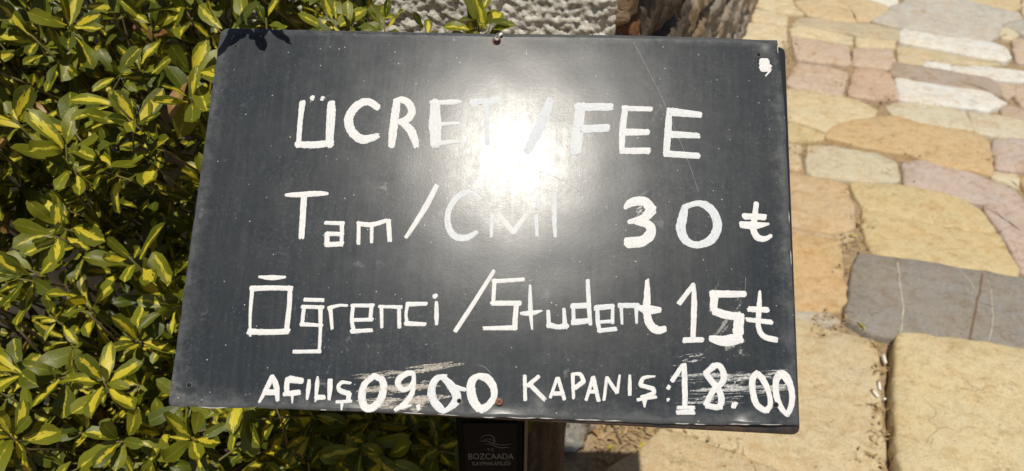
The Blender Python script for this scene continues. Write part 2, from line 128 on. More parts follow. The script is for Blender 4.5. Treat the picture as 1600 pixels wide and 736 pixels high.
# paving: (colour as seen in daylight, height in metres, outline in metres)
STONES = [
  ((232, 214, 170), 0, [(1.385, 4.232), (1.422, 4.409), (1.636, 4.451), (1.592, 4.222), (1.617, 4.11), (1.538, 4.119), (1.435, 4.175)]),
  ((232, 214, 170), 0, [(1.367, 4.175), (1.446, 4.147), (1.513, 4.083), (1.482, 3.959), (1.309, 4.012), (1.331, 4.101)]),
  ((232, 214, 170), 0, [(1.279, 3.977), (1.349, 3.977), (1.465, 3.925), (1.396, 3.666), (1.146, 3.697)]),
  ((222, 196, 148), 0, [(1.616, 4.29), (1.704, 4.329), (1.806, 4.213), (1.9, 4.138), (1.863, 4.003), (1.714, 4.038), (1.633, 4.092)]),
  ((222, 196, 148), 0, [(1.708, 4.492), (1.99, 4.43), (2.121, 4.232), (2.092, 4.138), (1.949, 4.012), (1.88, 4.012), (1.911, 4.129), (1.868, 4.203), (1.722, 4.29)]),
  ((204, 188, 152), -0.004, [(1.557, 4.038), (1.624, 4.065), (1.87, 3.985), (1.943, 3.977), (2.058, 3.891), (2.035, 3.808), (1.98, 3.752), (1.788, 3.849), (1.516, 3.959)]),
  ((232, 214, 170), 0, [(1.481, 3.908), (1.539, 3.942), (1.693, 3.866), (1.775, 3.8), (1.751, 3.712), (1.622, 3.752), (1.473, 3.833)]),
  ((214, 188, 160), 0, [(1.473, 3.808), (1.617, 3.736), (1.719, 3.689), (1.652, 3.466), (1.412, 3.531), (1.441, 3.697)]),
  ((232, 214, 170), 0, [(1.798, 3.8), (1.97, 3.744), (1.945, 3.673), (1.868, 3.658), (1.762, 3.689)]),
  ((214, 188, 160), 0, [(1.741, 3.666), (1.921, 3.635), (1.881, 3.502), (1.826, 3.424), (1.664, 3.466)]),
  ((240, 234, 214), 0, [(2.051, 4.389), (2.253, 4.43), (2.209, 4.28), (2.132, 4.232), (2.055, 4.3)]),
  ((206, 200, 184), 0.008, [(1.953, 4.003), (2.039, 4.083), (2.131, 4.175), (2.234, 4.27), (2.32, 4.409), (2.516, 4.43), (2.638, 4.251), (2.722, 4.166), (2.801, 4.11), (2.785, 4.038), (2.644, 3.968), (2.529, 3.792), (2.438, 3.728), (2.306, 3.8), (2.167, 3.866), (2.054, 3.925)]),
  ((222, 196, 148), 0, [(2.553, 4.471), (2.985, 4.451), (2.867, 4.203), (2.784, 4.147), (2.649, 4.251)]),
  ((232, 214, 170), 0, [(2.997, 4.43), (3.192, 4.43), (2.999, 4.083), (2.833, 4.11)]),
  ((190, 186, 172), 0, [(2.643, 3.959), (2.799, 4.038), (2.959, 4.012), (2.836, 3.792), (2.688, 3.841)]),
  ((232, 214, 170), 0, [(2.598, 3.916), (2.654, 3.925), (2.664, 3.833), (2.608, 3.776), (2.556, 3.792)]),
  ((240, 234, 214), 0.004, [(2.048, 3.858), (2.082, 3.891), (2.156, 3.841), (2.325, 3.768), (2.467, 3.72), (2.504, 3.65), (2.473, 3.545), (2.423, 3.502), (2.293, 3.56), (2.166, 3.635), (2.003, 3.728)]),
  ((220, 202, 158), -0.006, [(1.978, 3.697), (2.082, 3.666), (2.286, 3.545), (2.409, 3.488), (2.252, 3.473), (2.045, 3.531), (2.008, 3.473), (1.909, 3.516)]),
  ((214, 188, 160), 0, [(2.597, 3.768), (2.818, 3.76), (2.642, 3.445), (2.482, 3.495)]),
  ((240, 234, 214), 0, [(2.035, 3.509), (2.142, 3.466), (2.117, 3.417), (2.008, 3.452)]),
  ((240, 234, 214), 0.003, [(2.148, 3.452), (2.316, 3.445), (2.589, 3.349), (2.548, 3.276), (2.295, 3.308), (2.123, 3.403)]),
  ((178, 160, 142), 0.003, [(1.857, 3.495), (1.99, 3.445), (2.12, 3.389), (2.254, 3.349), (2.269, 3.282), (2.254, 3.186), (2.215, 3.148), (2.148, 3.192), (2.0, 3.256), (1.827, 3.349), (1.821, 3.403)]),
  ((240, 234, 214), 0.004, [(1.814, 3.322), (1.994, 3.243), (2.175, 3.186), (2.197, 3.124), (2.213, 3.07), (2.164, 3.046), (2.101, 3.005), (1.99, 3.04), (1.752, 3.106)]),
  ((214, 188, 160), 0, [(2.266, 3.282), (2.343, 3.263), (2.307, 3.18), (2.249, 3.13), (2.244, 3.167)]),
  ((214, 188, 160), 0, [(2.358, 3.263), (2.533, 3.25), (2.413, 3.034), (2.278, 3.058), (2.299, 3.155)]),
  ((196, 174, 150), 0, [(2.175, 3.034), (2.23, 3.064), (2.259, 3.011), (2.25, 2.931), (2.148, 2.959)]),
  ((224, 212, 176), 0, [(1.722, 3.082), (1.834, 3.076), (1.959, 3.034), (1.994, 2.999), (1.954, 2.844), (1.905, 2.854), (1.76, 2.898), (1.678, 2.971), (1.668, 3.046)]),
  ((226, 212, 178), 0, [(2.005, 2.994), (2.123, 2.965), (2.322, 2.871), (2.249, 2.739), (2.036, 2.791), (1.96, 2.828)]),
  ((214, 188, 160), 0, [(1.399, 3.488), (1.526, 3.452), (1.61, 3.389), (1.499, 3.136), (1.306, 3.23), (1.291, 3.282)]),
  ((212, 178, 148), 0, [(1.656, 3.417), (1.733, 3.424), (1.813, 3.376), (1.75, 3.124), (1.647, 3.112), (1.533, 3.148)]),
  ((228, 208, 160), 0, [(1.273, 3.217), (1.461, 3.161), (1.558, 3.106), (1.609, 3.011), (1.587, 2.965), (1.471, 2.937), (1.383, 2.881), (1.335, 2.828), (1.263, 2.892), (1.193, 2.937)]),
  ((222, 196, 136), -0.004, [(1.191, 2.909), (1.26, 2.865), (1.334, 2.806), (1.278, 2.765), (1.147, 2.755)]),
  ((218, 182, 126), 0.004, [(1.364, 2.865), (1.495, 2.926), (1.674, 2.959), (1.755, 2.887), (1.897, 2.838), (1.961, 2.801), (1.971, 2.739), (1.889, 2.545), (1.854, 2.5), (1.697, 2.569), (1.604, 2.65), (1.534, 2.669), (1.421, 2.719), (1.315, 2.78)]),
  ((218, 206, 170), 0, [(1.216, 2.709), (1.313, 2.709), (1.474, 2.65), (1.524, 2.592), (1.498, 2.482), (1.474, 2.451), (1.305, 2.46), (1.179, 2.491), (1.155, 2.518)]),
  ((222, 196, 148), -0.003, [(1.141, 2.734), (1.186, 2.724), (1.128, 2.536), (1.098, 2.545)]),
  ((206, 184, 168), 0, [(1.555, 2.587), (1.635, 2.602), (1.758, 2.536), (1.841, 2.473), (1.902, 2.378), (1.895, 2.287), (1.852, 2.236), (1.795, 2.308), (1.706, 2.32), (1.595, 2.391), (1.508, 2.438)]),
  ((206, 184, 168), 0, [(2.0, 2.755), (2.135, 2.775), (2.243, 2.729), (2.115, 2.5), (2.002, 2.523), (1.914, 2.545), (1.945, 2.65)]),
  ((232, 214, 170), 0, [(1.885, 2.518), (1.961, 2.5), (1.918, 2.408), (1.894, 2.447), (1.86, 2.478)]),
  ((218, 182, 126), -0.006, [(1.978, 2.5), (2.093, 2.46), (2.005, 2.304), (1.937, 2.353)]),
  ((216, 184, 136), 0, [(1.085, 2.518), (1.229, 2.455), (1.272, 2.421), (1.246, 2.263), (1.213, 2.163), (1.121, 2.126), (0.988, 2.178)]),
  ((222, 196, 136), 0, [(1.3, 2.447), (1.467, 2.434), (1.552, 2.403), (1.672, 2.349), (1.711, 2.256), (1.701, 2.137), (1.662, 2.13), (1.563, 2.16), (1.426, 2.213), (1.35, 2.256), (1.283, 2.275)]),
  ((222, 196, 136), 0, [(1.278, 2.263), (1.346, 2.244), (1.462, 2.19), (1.579, 2.145), (1.701, 2.119), (1.672, 1.927), (1.651, 1.901), (1.524, 1.933), (1.354, 1.983), (1.229, 2.017), (1.243, 2.141)]),
  ((206, 184, 168), 0, [(1.735, 2.291), (1.79, 2.287), (1.857, 2.224), (1.969, 2.197), (1.787, 1.876), (1.683, 1.914), (1.715, 2.051), (1.727, 2.171)]),
  ((206, 180, 136), -0.004, [(0.989, 2.163), (1.107, 2.116), (1.212, 2.141), (1.192, 2.097), (1.13, 2.072), (0.981, 2.137)]),
  ((218, 180, 122), 0, [(0.978, 2.126), (1.111, 2.094), (1.124, 2.048), (1.081, 1.901), (1.053, 1.778), (1.014, 1.737), (0.868, 1.743)]),
  ((198, 182, 154), -0.004, [(0.867, 1.737), (0.991, 1.729), (1.004, 1.692), (0.953, 1.673), (0.868, 1.715)]),
  ((160, 152, 136), 0.004, [(1.171, 2.006), (1.222, 2.0), (1.348, 1.969), (1.519, 1.923), (1.666, 1.882), (1.794, 1.851), (1.606, 1.521), (1.487, 1.541), (1.385, 1.562), (1.268, 1.592), (1.144, 1.613), (1.076, 1.637), (1.024, 1.692), (1.086, 1.838)]),
  ((218, 196, 148), -0.004, [(0.713, 1.726), (0.876, 1.703), (0.949, 1.659), (1.034, 1.627), (1.078, 1.611), (1.062, 1.534), (1.01, 1.391), (0.966, 1.242), (0.931, 1.165), (0.847, 1.146), (0.69, 1.155), (0.576, 1.219), (0.439, 1.283), (0.393, 1.315), (0.538, 1.637)]),
  ((226, 206, 152), 0.042, [(1.131, 1.6), (1.227, 1.585), (1.38, 1.551), (1.482, 1.531), (1.632, 1.504), (1.407, 1.091), (1.232, 1.056), (0.946, 1.074), (0.967, 1.174), (1.025, 1.347)]),
  ((214, 188, 138), 0, [(0.328, 1.211), (0.399, 1.283), (0.437, 1.269), (0.567, 1.207), (0.68, 1.142), (0.787, 1.109), (0.728, 0.973), (0.295, 0.957), (0.206, 1.039), (0.241, 1.155)]),
  ((190, 176, 150), 0, [(0.809, 1.127), (0.895, 1.146), (0.956, 1.146), (0.935, 1.065), (0.915, 0.957), (0.738, 0.957), (0.77, 1.056)]),
]
# marks on the dark grey stone: pale veins and a filled crack (metres on the ground, half width)
VEINS = [([(1.283, 1.956), (1.253, 1.869), (1.219, 1.749), (1.158, 1.621)], 0.0035), ([(1.472, 1.927), (1.477, 1.869), (1.476, 1.823)], 0.0022), ([(1.537, 1.869), (1.521, 1.808), (1.468, 1.692), (1.421, 1.611), (1.39, 1.567)], 0.002), ([(1.163, 1.959), (1.248, 1.933), (1.264, 1.907)], 0.0014), ([(1.108, 1.808), (1.202, 1.761), (1.306, 1.678)], 0.001)]
CRACKS = [([(1.536, 1.898), (1.483, 1.808), (1.41, 1.692), (1.352, 1.595)], 0.005), ([(1.463, 1.764), (1.497, 1.743)], 0.0016)]
SCRAPS = [((1.077, 1.529), 1.45, 0.03), ((1.024, 1.428), 1.35, 0.026), ((1.003, 1.4), 1.9, 0.022), ((1.021, 1.382), 0.4, 0.008)]
LITTER = [((0.271, 1.287), 0.1, 60), ((0.337, 1.279), 0.1, 60), ((0.399, 1.296), 0.06, 25), ((0.241, 1.242), 0.05, 15), ((1.371, 3.545), 0.1, 60), ((1.421, 3.697), 0.08, 40), ((1.321, 3.369), 0.06, 30), ((1.174, 2.775), 0.1, 25), ((1.164, 2.65), 0.05, 25), ((1.236, 2.197), 0.05, 30), ((1.178, 2.069), 0.06, 35), ((1.1, 1.933), 0.04, 20), ((1.014, 1.692), 0.07, 40), ((0.955, 1.678), 0.05, 20), ((1.079, 1.585), 0.03, 20), ((1.046, 1.485), 0.03, 20), ((0.987, 1.347), 0.03, 20), ((0.965, 1.263), 0.03, 25), ((0.929, 1.193), 0.05, 25), ((1.571, 3.269), 0.06, 25), ((1.669, 3.094), 0.08, 25), ((1.516, 2.509), 0.06, 20), ((1.916, 2.602), 0.05, 15), ((1.262, 2.336), 0.04, 20), ((0.522, 1.232), 0.06, 14), ((0.587, 1.193), 0.05, 10), ((1.668, 2.65), 0.1, 14)]
LOGO_Z = 0.7926
SPRIGS = [((-0.0425, 0.9432, 1.2655), (0.05, -0.3, 1.0), 9, 0.055, 0), ((-0.0283, 0.9276, 1.2617), (0.3, -0.3, 1.0), 7, 0.05, 0), ((-0.0542, 0.9537, 1.2464), (-0.3, -0.2, 1.0), 6, 0.045, 0), ((-0.217, 0.8941, 1.2839), (0, -0.3, 1), 8, 0.05, 0), ((-0.1932, 0.8788, 1.2805), (0.3, -0.3, 1), 6, 0.045, 0), ((-0.1633, 0.9422, 1.2642), (0.1, -0.2, 1), 5, 0.04, 0), ((-0.108, 0.9161, 1.2632), (0, -0.3, 1), 4, 0.036, 0), ((-0.2835, 0.7454, 1.4364), (-0.04, -0.877, -0.502), 8, 0.055, 9), ((-0.2561, 0.7473, 1.4385), (0.109, -0.914, -0.465), 5, 0.045, 9), ((-0.3041, 0.7474, 1.4315), (-0.191, -0.902, -0.462), 6, 0.05, 9), ((-0.3332, 0.8224, 1.3058), (-0.3, -0.4, 0.5), 7, 0.05, 0)]
TWIGS = [(0.283, 1.242, 1.9, 0.13), (0.355, 1.287, 2.3, 0.1), (0.245, 1.279, 1.2, 0.06)]
FALLEN = [(1.06, 1.646, 0.2, 0.035), (0.352, 1.242, 2.0, 0.03), (1.201, 2.097, 1.0, 0.03), (0.226, 1.263, 0.5, 0.03), (0.257, 1.238, 2.8, 0.025)]

# ------------------------------------------------------------------ helpers
def lin(c):
    c = c / 255.0
    return c / 12.92 if c <= 0.04045 else ((c + 0.055) / 1.055) ** 2.4

def link(o, parent=None):
    COL.objects.link(o)
    if parent is not None:
        o.parent = parent
    return o

def empty(name, loc, label, cat, group=None):
    o = bpy.data.objects.new(name, None)
    o.empty_display_size = 0.05
    o.location = loc
    o['label'] = label
    o['category'] = cat
    if group:
        o['group'] = group
    return link(o)

def obj(name, verts, faces, mat, parent=None, smooth=True, uv=None, origin=None):
    """one mesh object; verts are world positions, parent is an unrotated Empty or part"""
    off = Vector(origin) if origin is not None else Vector((0, 0, 0))
    base = off
    me = bpy.data.meshes.new(name)
    me.from_pydata([tuple(Vector(v) - base) for v in verts], [], faces)
    if uv is not None:
        l = me.uv_layers.new(name='UVMap')
        vi = np.empty(len(me.loops), dtype=np.int32)
        me.loops.foreach_get('vertex_index', vi)
        l.data.foreach_set('uv', np.asarray(uv, dtype=np.float32)[vi].ravel())
    me.materials.append(mat)
    if smooth:
        me.polygons.foreach_set('use_smooth', [True] * len(me.polygons))
    o = bpy.data.objects.new(name, me)
    link(o, parent)
    p = Vector((0, 0, 0))
    q = parent
    while q is not None:
        p = p + q.location
        q = q.parent
    o.location = base - p
    return o

class MB:
    """collects shapes for one mesh"""
    def __init__(s):
        s.v = []; s.f = []; s.uv = []
    def add(s, vs, fs, uvs=None):
        b = len(s.v)
        s.v += [tuple(v) for v in vs]
        s.f += [tuple(i + b for i in f) for f in fs]
        s.uv += list(uvs) if uvs is not None else [(0, 0)] * len(vs)
    def box(s, c, ax, ay, az):
        c = Vector(c); ax = Vector(ax); ay = Vector(ay); az = Vector(az)
        vs = [c + ax * i + ay * j + az * k for k in (-1, 1) for j in (-1, 1) for i in (-1, 1)]
        s.add(vs, [(0, 2, 3, 1), (4, 5, 7, 6), (0, 1, 5, 4), (2, 6, 7, 3), (0, 4, 6, 2), (1, 3, 7, 5)])
    def tube(s, pts, radii, n=6):
        pts = [Vector(p) for p in pts]
        vs, fs, uvs = [], [], []
        for i, p in enumerate(pts):
            d = (pts[min(i + 1, len(pts) - 1)] - pts[max(i - 1, 0)]).normalized()
            a = d.orthogonal().normalized(); b = d.cross(a)
            for k in range(n):
                t = 2 * math.pi * k / n
                vs.append(p + (a * math.cos(t) + b * math.sin(t)) * radii[i]); uvs.append((k / n, i))
        for i in range(len(pts) - 1):
            for k in range(n):
                fs.append((i * n + k, i * n + (k + 1) % n, (i + 1) * n + (k + 1) % n, (i + 1) * n + k))
        fs.append(tuple(range(n))[::-1]); fs.append(tuple((len(pts) - 1) * n + k for k in range(n)))
        s.add(vs, fs, uvs)
    def lathe(s, c, ax, prof, n=16):
        c = Vector(c); ax = Vector(ax).normalized(); a = ax.orthogonal().normalized(); b = ax.cross(a)
        vs, fs = [], []
        for (r, h) in prof:
            for k in range(n):
                t = 2 * math.pi * k / n
                vs.append(c + ax * h + (a * math.cos(t) + b * math.sin(t)) * r)
        for i in range(len(prof) - 1):
            for k in range(n):
                fs.append((i * n + k, i * n + (k + 1) % n, (i + 1) * n + (k + 1) % n, (i + 1) * n + k))
        fs.append(tuple((len(prof) - 1) * n + k for k in range(n)))
        s.add(vs, fs)
    def build(s, name, mat, parent=None, smooth=True, origin=None, uv=False):
        return obj(name, s.v, s.f, mat, parent, smooth, s.uv if uv else None, origin)

def fbm(p, o=4):
    return noise.fractal(Vector(p), 1.0, 2.1, o)

# ------------------------------------------------------------------ materials
class NT:
    def __init__(s, name):
        s.m = bpy.data.materials.new(name); s.m.use_nodes = True
        s.t = s.m.node_tree; s.n = s.t.nodes; s.bsdf = s.n['Principled BSDF']; s.out = s.n['Material Output']
    def node(s, typ, **kw):
        n = s.n.new(typ)
        for k, v in kw.items():
            setattr(n, k, v)
        return n
    def put(s, sock, val):
        if hasattr(val, 'is_output'):
            s.t.links.new(val, sock)
        else:
            if isinstance(val, (tuple, list)) and len(val) == 3 and sock.type == 'RGBA':
                val = (*val, 1)
            sock.default_value = val
    def set(s, **kw):
        for k, v in kw.items():
            s.put(s.bsdf.inputs[k.replace('_', ' ')], v)
    def noise(s, vec, scale, detail=4, rough=0.55, dist=0.0, dims='3D'):
        n = s.node('ShaderNodeTexNoise'); n.noise_dimensions = dims
        if vec is not None: s.put(n.inputs['Vector'], vec)
        n.inputs['Scale'].default_value = scale; n.inputs['Detail'].default_value = detail
        n.inputs['Roughness'].default_value = rough; n.inputs['Distortion'].default_value = dist
        return n.outputs['Fac']
    def ramp(s, fac, stops, interp='LINEAR'):
        r = s.node('ShaderNodeValToRGB'); r.color_ramp.interpolation = interp
        e = r.color_ramp.elements
        while len(e) < len(stops): e.new(0.5)
        for i, (p, c) in enumerate(stops):
            e[i].position = p
            e[i].color = (c, c, c, 1) if isinstance(c, (int, float)) else (*c, 1)
        s.put(r.inputs['Fac'], fac)
        return r.outputs['Color']
    def mix(s, fac, a, b, mode='MIX'):
        m = s.node('ShaderNodeMix', data_type='RGBA', blend_type=mode)
        s.put(m.inputs['Factor'], fac); s.put(m.inputs['A'], a); s.put(m.inputs['B'], b)
        return m.outputs['Result']
    def math(s, op, a, b=0.0, c=0.0, clamp=False):
        m = s.node('ShaderNodeMath', operation=op); m.use_clamp = clamp
        s.put(m.inputs[0], a); s.put(m.inputs[1], b)
        if len(m.inputs) > 2: s.put(m.inputs[2], c)
        return m.outputs[0]
    def mapping(s, vec, scale=(1, 1, 1), rot=(0, 0, 0), loc=(0, 0, 0)):
        m = s.node('ShaderNodeMapping'); s.put(m.inputs['Vector'], vec)
        m.inputs['Scale'].default_value = scale; m.inputs['Rotation'].default_value = rot; m.inputs['Location'].default_value = loc
        return m.outputs['Vector']
    def pos(s): return s.node('ShaderNodeNewGeometry').outputs['Position']
    def uv(s): return s.node('ShaderNodeTexCoord').outputs['UV']
    def bump(s, h, strength=0.3, dist=0.002):
        b = s.node('ShaderNodeBump'); s.put(b.inputs['Height'], h)
        b.inputs['Strength'].default_value = strength; b.inputs['Distance'].default_value = dist
        s.put(s.bsdf.inputs['Normal'], b.outputs['Normal'])
        return b

def mat_panel():
    t = NT('slate_painted_sheet')
    u = t.uv()                                        # metres on the sheet
    n1 = t.noise(u, 22, 5, 0.6)
    n2 = t.noise(t.mapping(u, (160, 14, 1)), 1.0, 3, 0.6)
    base = t.mix(n1, (0.0125, 0.0172, 0.0215), (0.029, 0.036, 0.043))
    base = t.mix(t.ramp(n2, [(0.45, 0), (0.8, 0.45)]), base, (0.055, 0.056, 0.057))
    base = t.mix(t.ramp(t.noise(u, 5, 5, 0.6, 0.8), [(0.42, 0), (0.75, 0.5)]), base, (0.05, 0.049, 0.046))
    # pale spatter
    vo = t.node('ShaderNodeTexVoronoi'); t.put(vo.inputs['Vector'], u); vo.inputs['Scale'].default_value = 130; vo.inputs['Randomness'].default_value = 1
    pick = t.noise(u, 75, 2)
    dots = t.math('MULTIPLY', t.ramp(vo.outputs['Distance'], [(0.045, 1), (0.10, 0)]), t.ramp(pick, [(0.50, 0), (0.60, 1)]))
    base = t.mix(t.math('MULTIPLY', dots, 0.75), base, (0.62, 0.6, 0.55))
    # rubbed pale stains
    st = t.math('MULTIPLY', t.ramp(t.noise(u, 38, 4, 0.65, 0.4), [(0.63, 0), (0.78, 1)]), t.ramp(t.noise(u, 9, 2), [(0.45, 0), (0.62, 1)]))
    base = t.mix(t.math('MULTIPLY', st, 0.5), base, (0.34, 0.34, 0.33))
    dust = t.math('MULTIPLY', t.ramp(t.noise(u, 260, 6, 0.8), [(0.52, 0), (0.70, 1)]), t.ramp(t.noise(u, 14, 4, 0.6, 0.5), [(0.40, 0.15), (0.65, 1)]))
    base = t.mix(t.math('MULTIPLY', dust, 0.22), base, (0.30, 0.30, 0.29))
    hair = t.noise(t.mapping(u, (420, 26, 1), (0, 0, 0.5)), 1.0, 3, 0.6)
    base = t.mix(t.math('MULTIPLY', t.ramp(hair, [(0.70, 0), (0.74, 1)]), 0.16), base, (0.4, 0.4, 0.39))
    # worn edges: distance to the sheet's border
    sep = t.node('ShaderNodeSeparateXYZ'); t.put(sep.inputs[0], u)
    W, H = BOARD['W'], BOARD['H']
    dx = t.math('MINIMUM', sep.outputs[0], t.math('SUBTRACT', W - 0.006, sep.outputs[0]))
    dyb = t.math('SUBTRACT', H - 0.004, sep.outputs[1])
    d = t.math('MINIMUM', dx, t.math('MINIMUM', dyb, t.math('MULTIPLY', sep.outputs[1], 2.2)))
    d2 = t.math('ADD', d, t.math('MULTIPLY', t.math('SUBTRACT', t.noise(u, 60, 5, 0.7), 0.5), 0.045))
    rub = t.ramp(d2, [(0.0, 0.75), (0.007, 0.25), (0.016, 0.0)])
    base = t.mix(t.math('MULTIPLY', rub, 0.26), base, (0.30, 0.30, 0.29))
    # the scuffed lower left corner
    cx = t.math('MULTIPLY', sep.outputs[0], 1.0)
    r2 = t.math('ADD', t.math('POWER', t.math('ABSOLUTE', cx), 1.0), t.math('ABSOLUTE', t.math('SUBTRACT', sep.outputs[1], H)))
    cs = t.math('MULTIPLY', t.ramp(r2, [(0.01, 1), (0.055, 0)]), t.ramp(t.noise(u, 90, 5, 0.7), [(0.45, 0), (0.7, 1)]))
    base = t.mix(t.math('MULTIPLY', cs, 0.32), base, (0.42, 0.41, 0.39))
    grain = t.noise(u, 700, 3, 0.7)
    streak = t.noise(t.mapping(u, (260, 10, 1)), 1.0, 4, 0.7)
    rough = t.math('ADD', 0.115, t.math('ADD', t.math('MULTIPLY', t.noise(u, 90, 5, 0.75), 0.13), t.math('ADD', t.math('MULTIPLY', grain, 0.07), t.math('MULTIPLY', streak, 0.07))))
    t.set(Base_Color=base, Roughness=rough)
    t.bsdf.inputs['Specular IOR Level'].default_value = 0.20
    t.bump(t.math('ADD', t.math('MULTIPLY', grain, 1.0), t.math('ADD', t.math('MULTIPLY', t.noise(u, 210, 3), 0.6), t.math('MULTIPLY', dots, 1.0))), 0.06, 0.0006)
    return t.m

def mat_paint(name):
    t = NT(name)
    u = t.uv()
    oi = t.node('ShaderNodeObjectInfo')
    thin = t.node('ShaderNodeSeparateColor'); t.put(thin.inputs[0], oi.outputs['Color']); thin = thin.outputs[0]      # how thinly this letter is brushed
    n = t.noise(t.mapping(u, (110, 6, 1)), 1.0, 4, 0.65)
    n2 = t.noise(t.mapping(u, (30, 20, 1), (0, 0, 0), (3, 1, 0)), 1.0, 4, 0.6)
    mixn = t.math('ADD', t.math('MULTIPLY', n, 0.6), t.math('MULTIPLY', n2, 0.4))
    col = t.mix(thin, (0.745, 0.725, 0.68), (0.66, 0.685, 0.70))
    dark = t.mix(thin, (0.56, 0.56, 0.55), (0.47, 0.50, 0.53))
    c = t.mix(t.ramp(mixn, [(0.40, 1), (0.58, 0)]), col, dark)
    lo = t.math('SUBTRACT', 0.60, t.math('MULTIPLY', thin, 0.06))
    bare = t.math('MULTIPLY', t.math('MULTIPLY', t.math('SUBTRACT', mixn, lo), 12.0, clamp=True), 0.85)
    c = t.mix(bare, c, (0.085, 0.09, 0.095))
    t.set(Base_Color=c, Roughness=0.66)
    t.bsdf.inputs['Specular IOR Level'].default_value = 0.2
    t.bump(n, 0.4, 0.0004)
    return t.m

def mat_smear(name, col, cover):
    t = NT(name)
    u = t.uv()
    n = t.noise(t.mapping(u, (190, 9, 1)), 1.0, 5, 0.7)
    n2 = t.noise(t.mapping(u, (26, 40, 1), (0, 0, 0), (5, 2, 0)), 1.0, 4, 0.65)
    a = t.ramp(t.math('ADD', t.math('MULTIPLY', n, 0.6), t.math('MULTIPLY', n2, 0.4)), [(cover, 0), (cover + 0.10, 0.9)])
    t.set(Base_Color=t.mix(n2, tuple(x * 0.7 for x in col), col), Roughness=0.7, Alpha=a)
    t.bsdf.inputs['Specular IOR Level'].default_value = 0.2
    return t.m

def mat_plain(name, col, rough=0.6, metal=0.0, var=0.25, scale=120, bump=0.2, spec=0.5):
    t = NT(name)
    p = t.pos()
    n = t.noise(p, scale, 4, 0.6)
    a = tuple(max(0, c * (1 - var)) for c in col); b = tuple(c * (1 + var) for c in col)
    t.set(Base_Color=t.mix(n, a, b), Roughness=rough, Metallic=metal)
    t.bsdf.inputs['Specular IOR Level'].default_value = spec
    if bump: t.bump(n, bump, 0.001)
    return t.m

def mat_frame():
    t = NT('rusting_black_steel')
    p = t.pos()
    n = t.noise(p, 55, 5, 0.65)
    g = t.node('ShaderNodeNewGeometry')
    sp = t.node('ShaderNodeSeparateXYZ'); t.put(sp.inputs[0], p)
    low = t.ramp(t.math('SUBTRACT', 1.14, sp.outputs[2]), [(0.0, 0.0), (0.06, 1.0)])
    rust = t.math('MULTIPLY', t.ramp(t.noise(p, 34, 5, 0.7), [(0.38, 0), (0.56, 1)]), low)
    c = t.mix(t.math('MULTIPLY', rust, 0.8), (0.022, 0.022, 0.024), t.mix(n, (0.05, 0.028, 0.018), (0.10, 0.055, 0.034)))
    t.set(Base_Color=c, Roughness=t.math('ADD', 0.36, t.math('MULTIPLY', rust, 0.3)))
    t.bump(n, 0.25, 0.001)
    return t.m

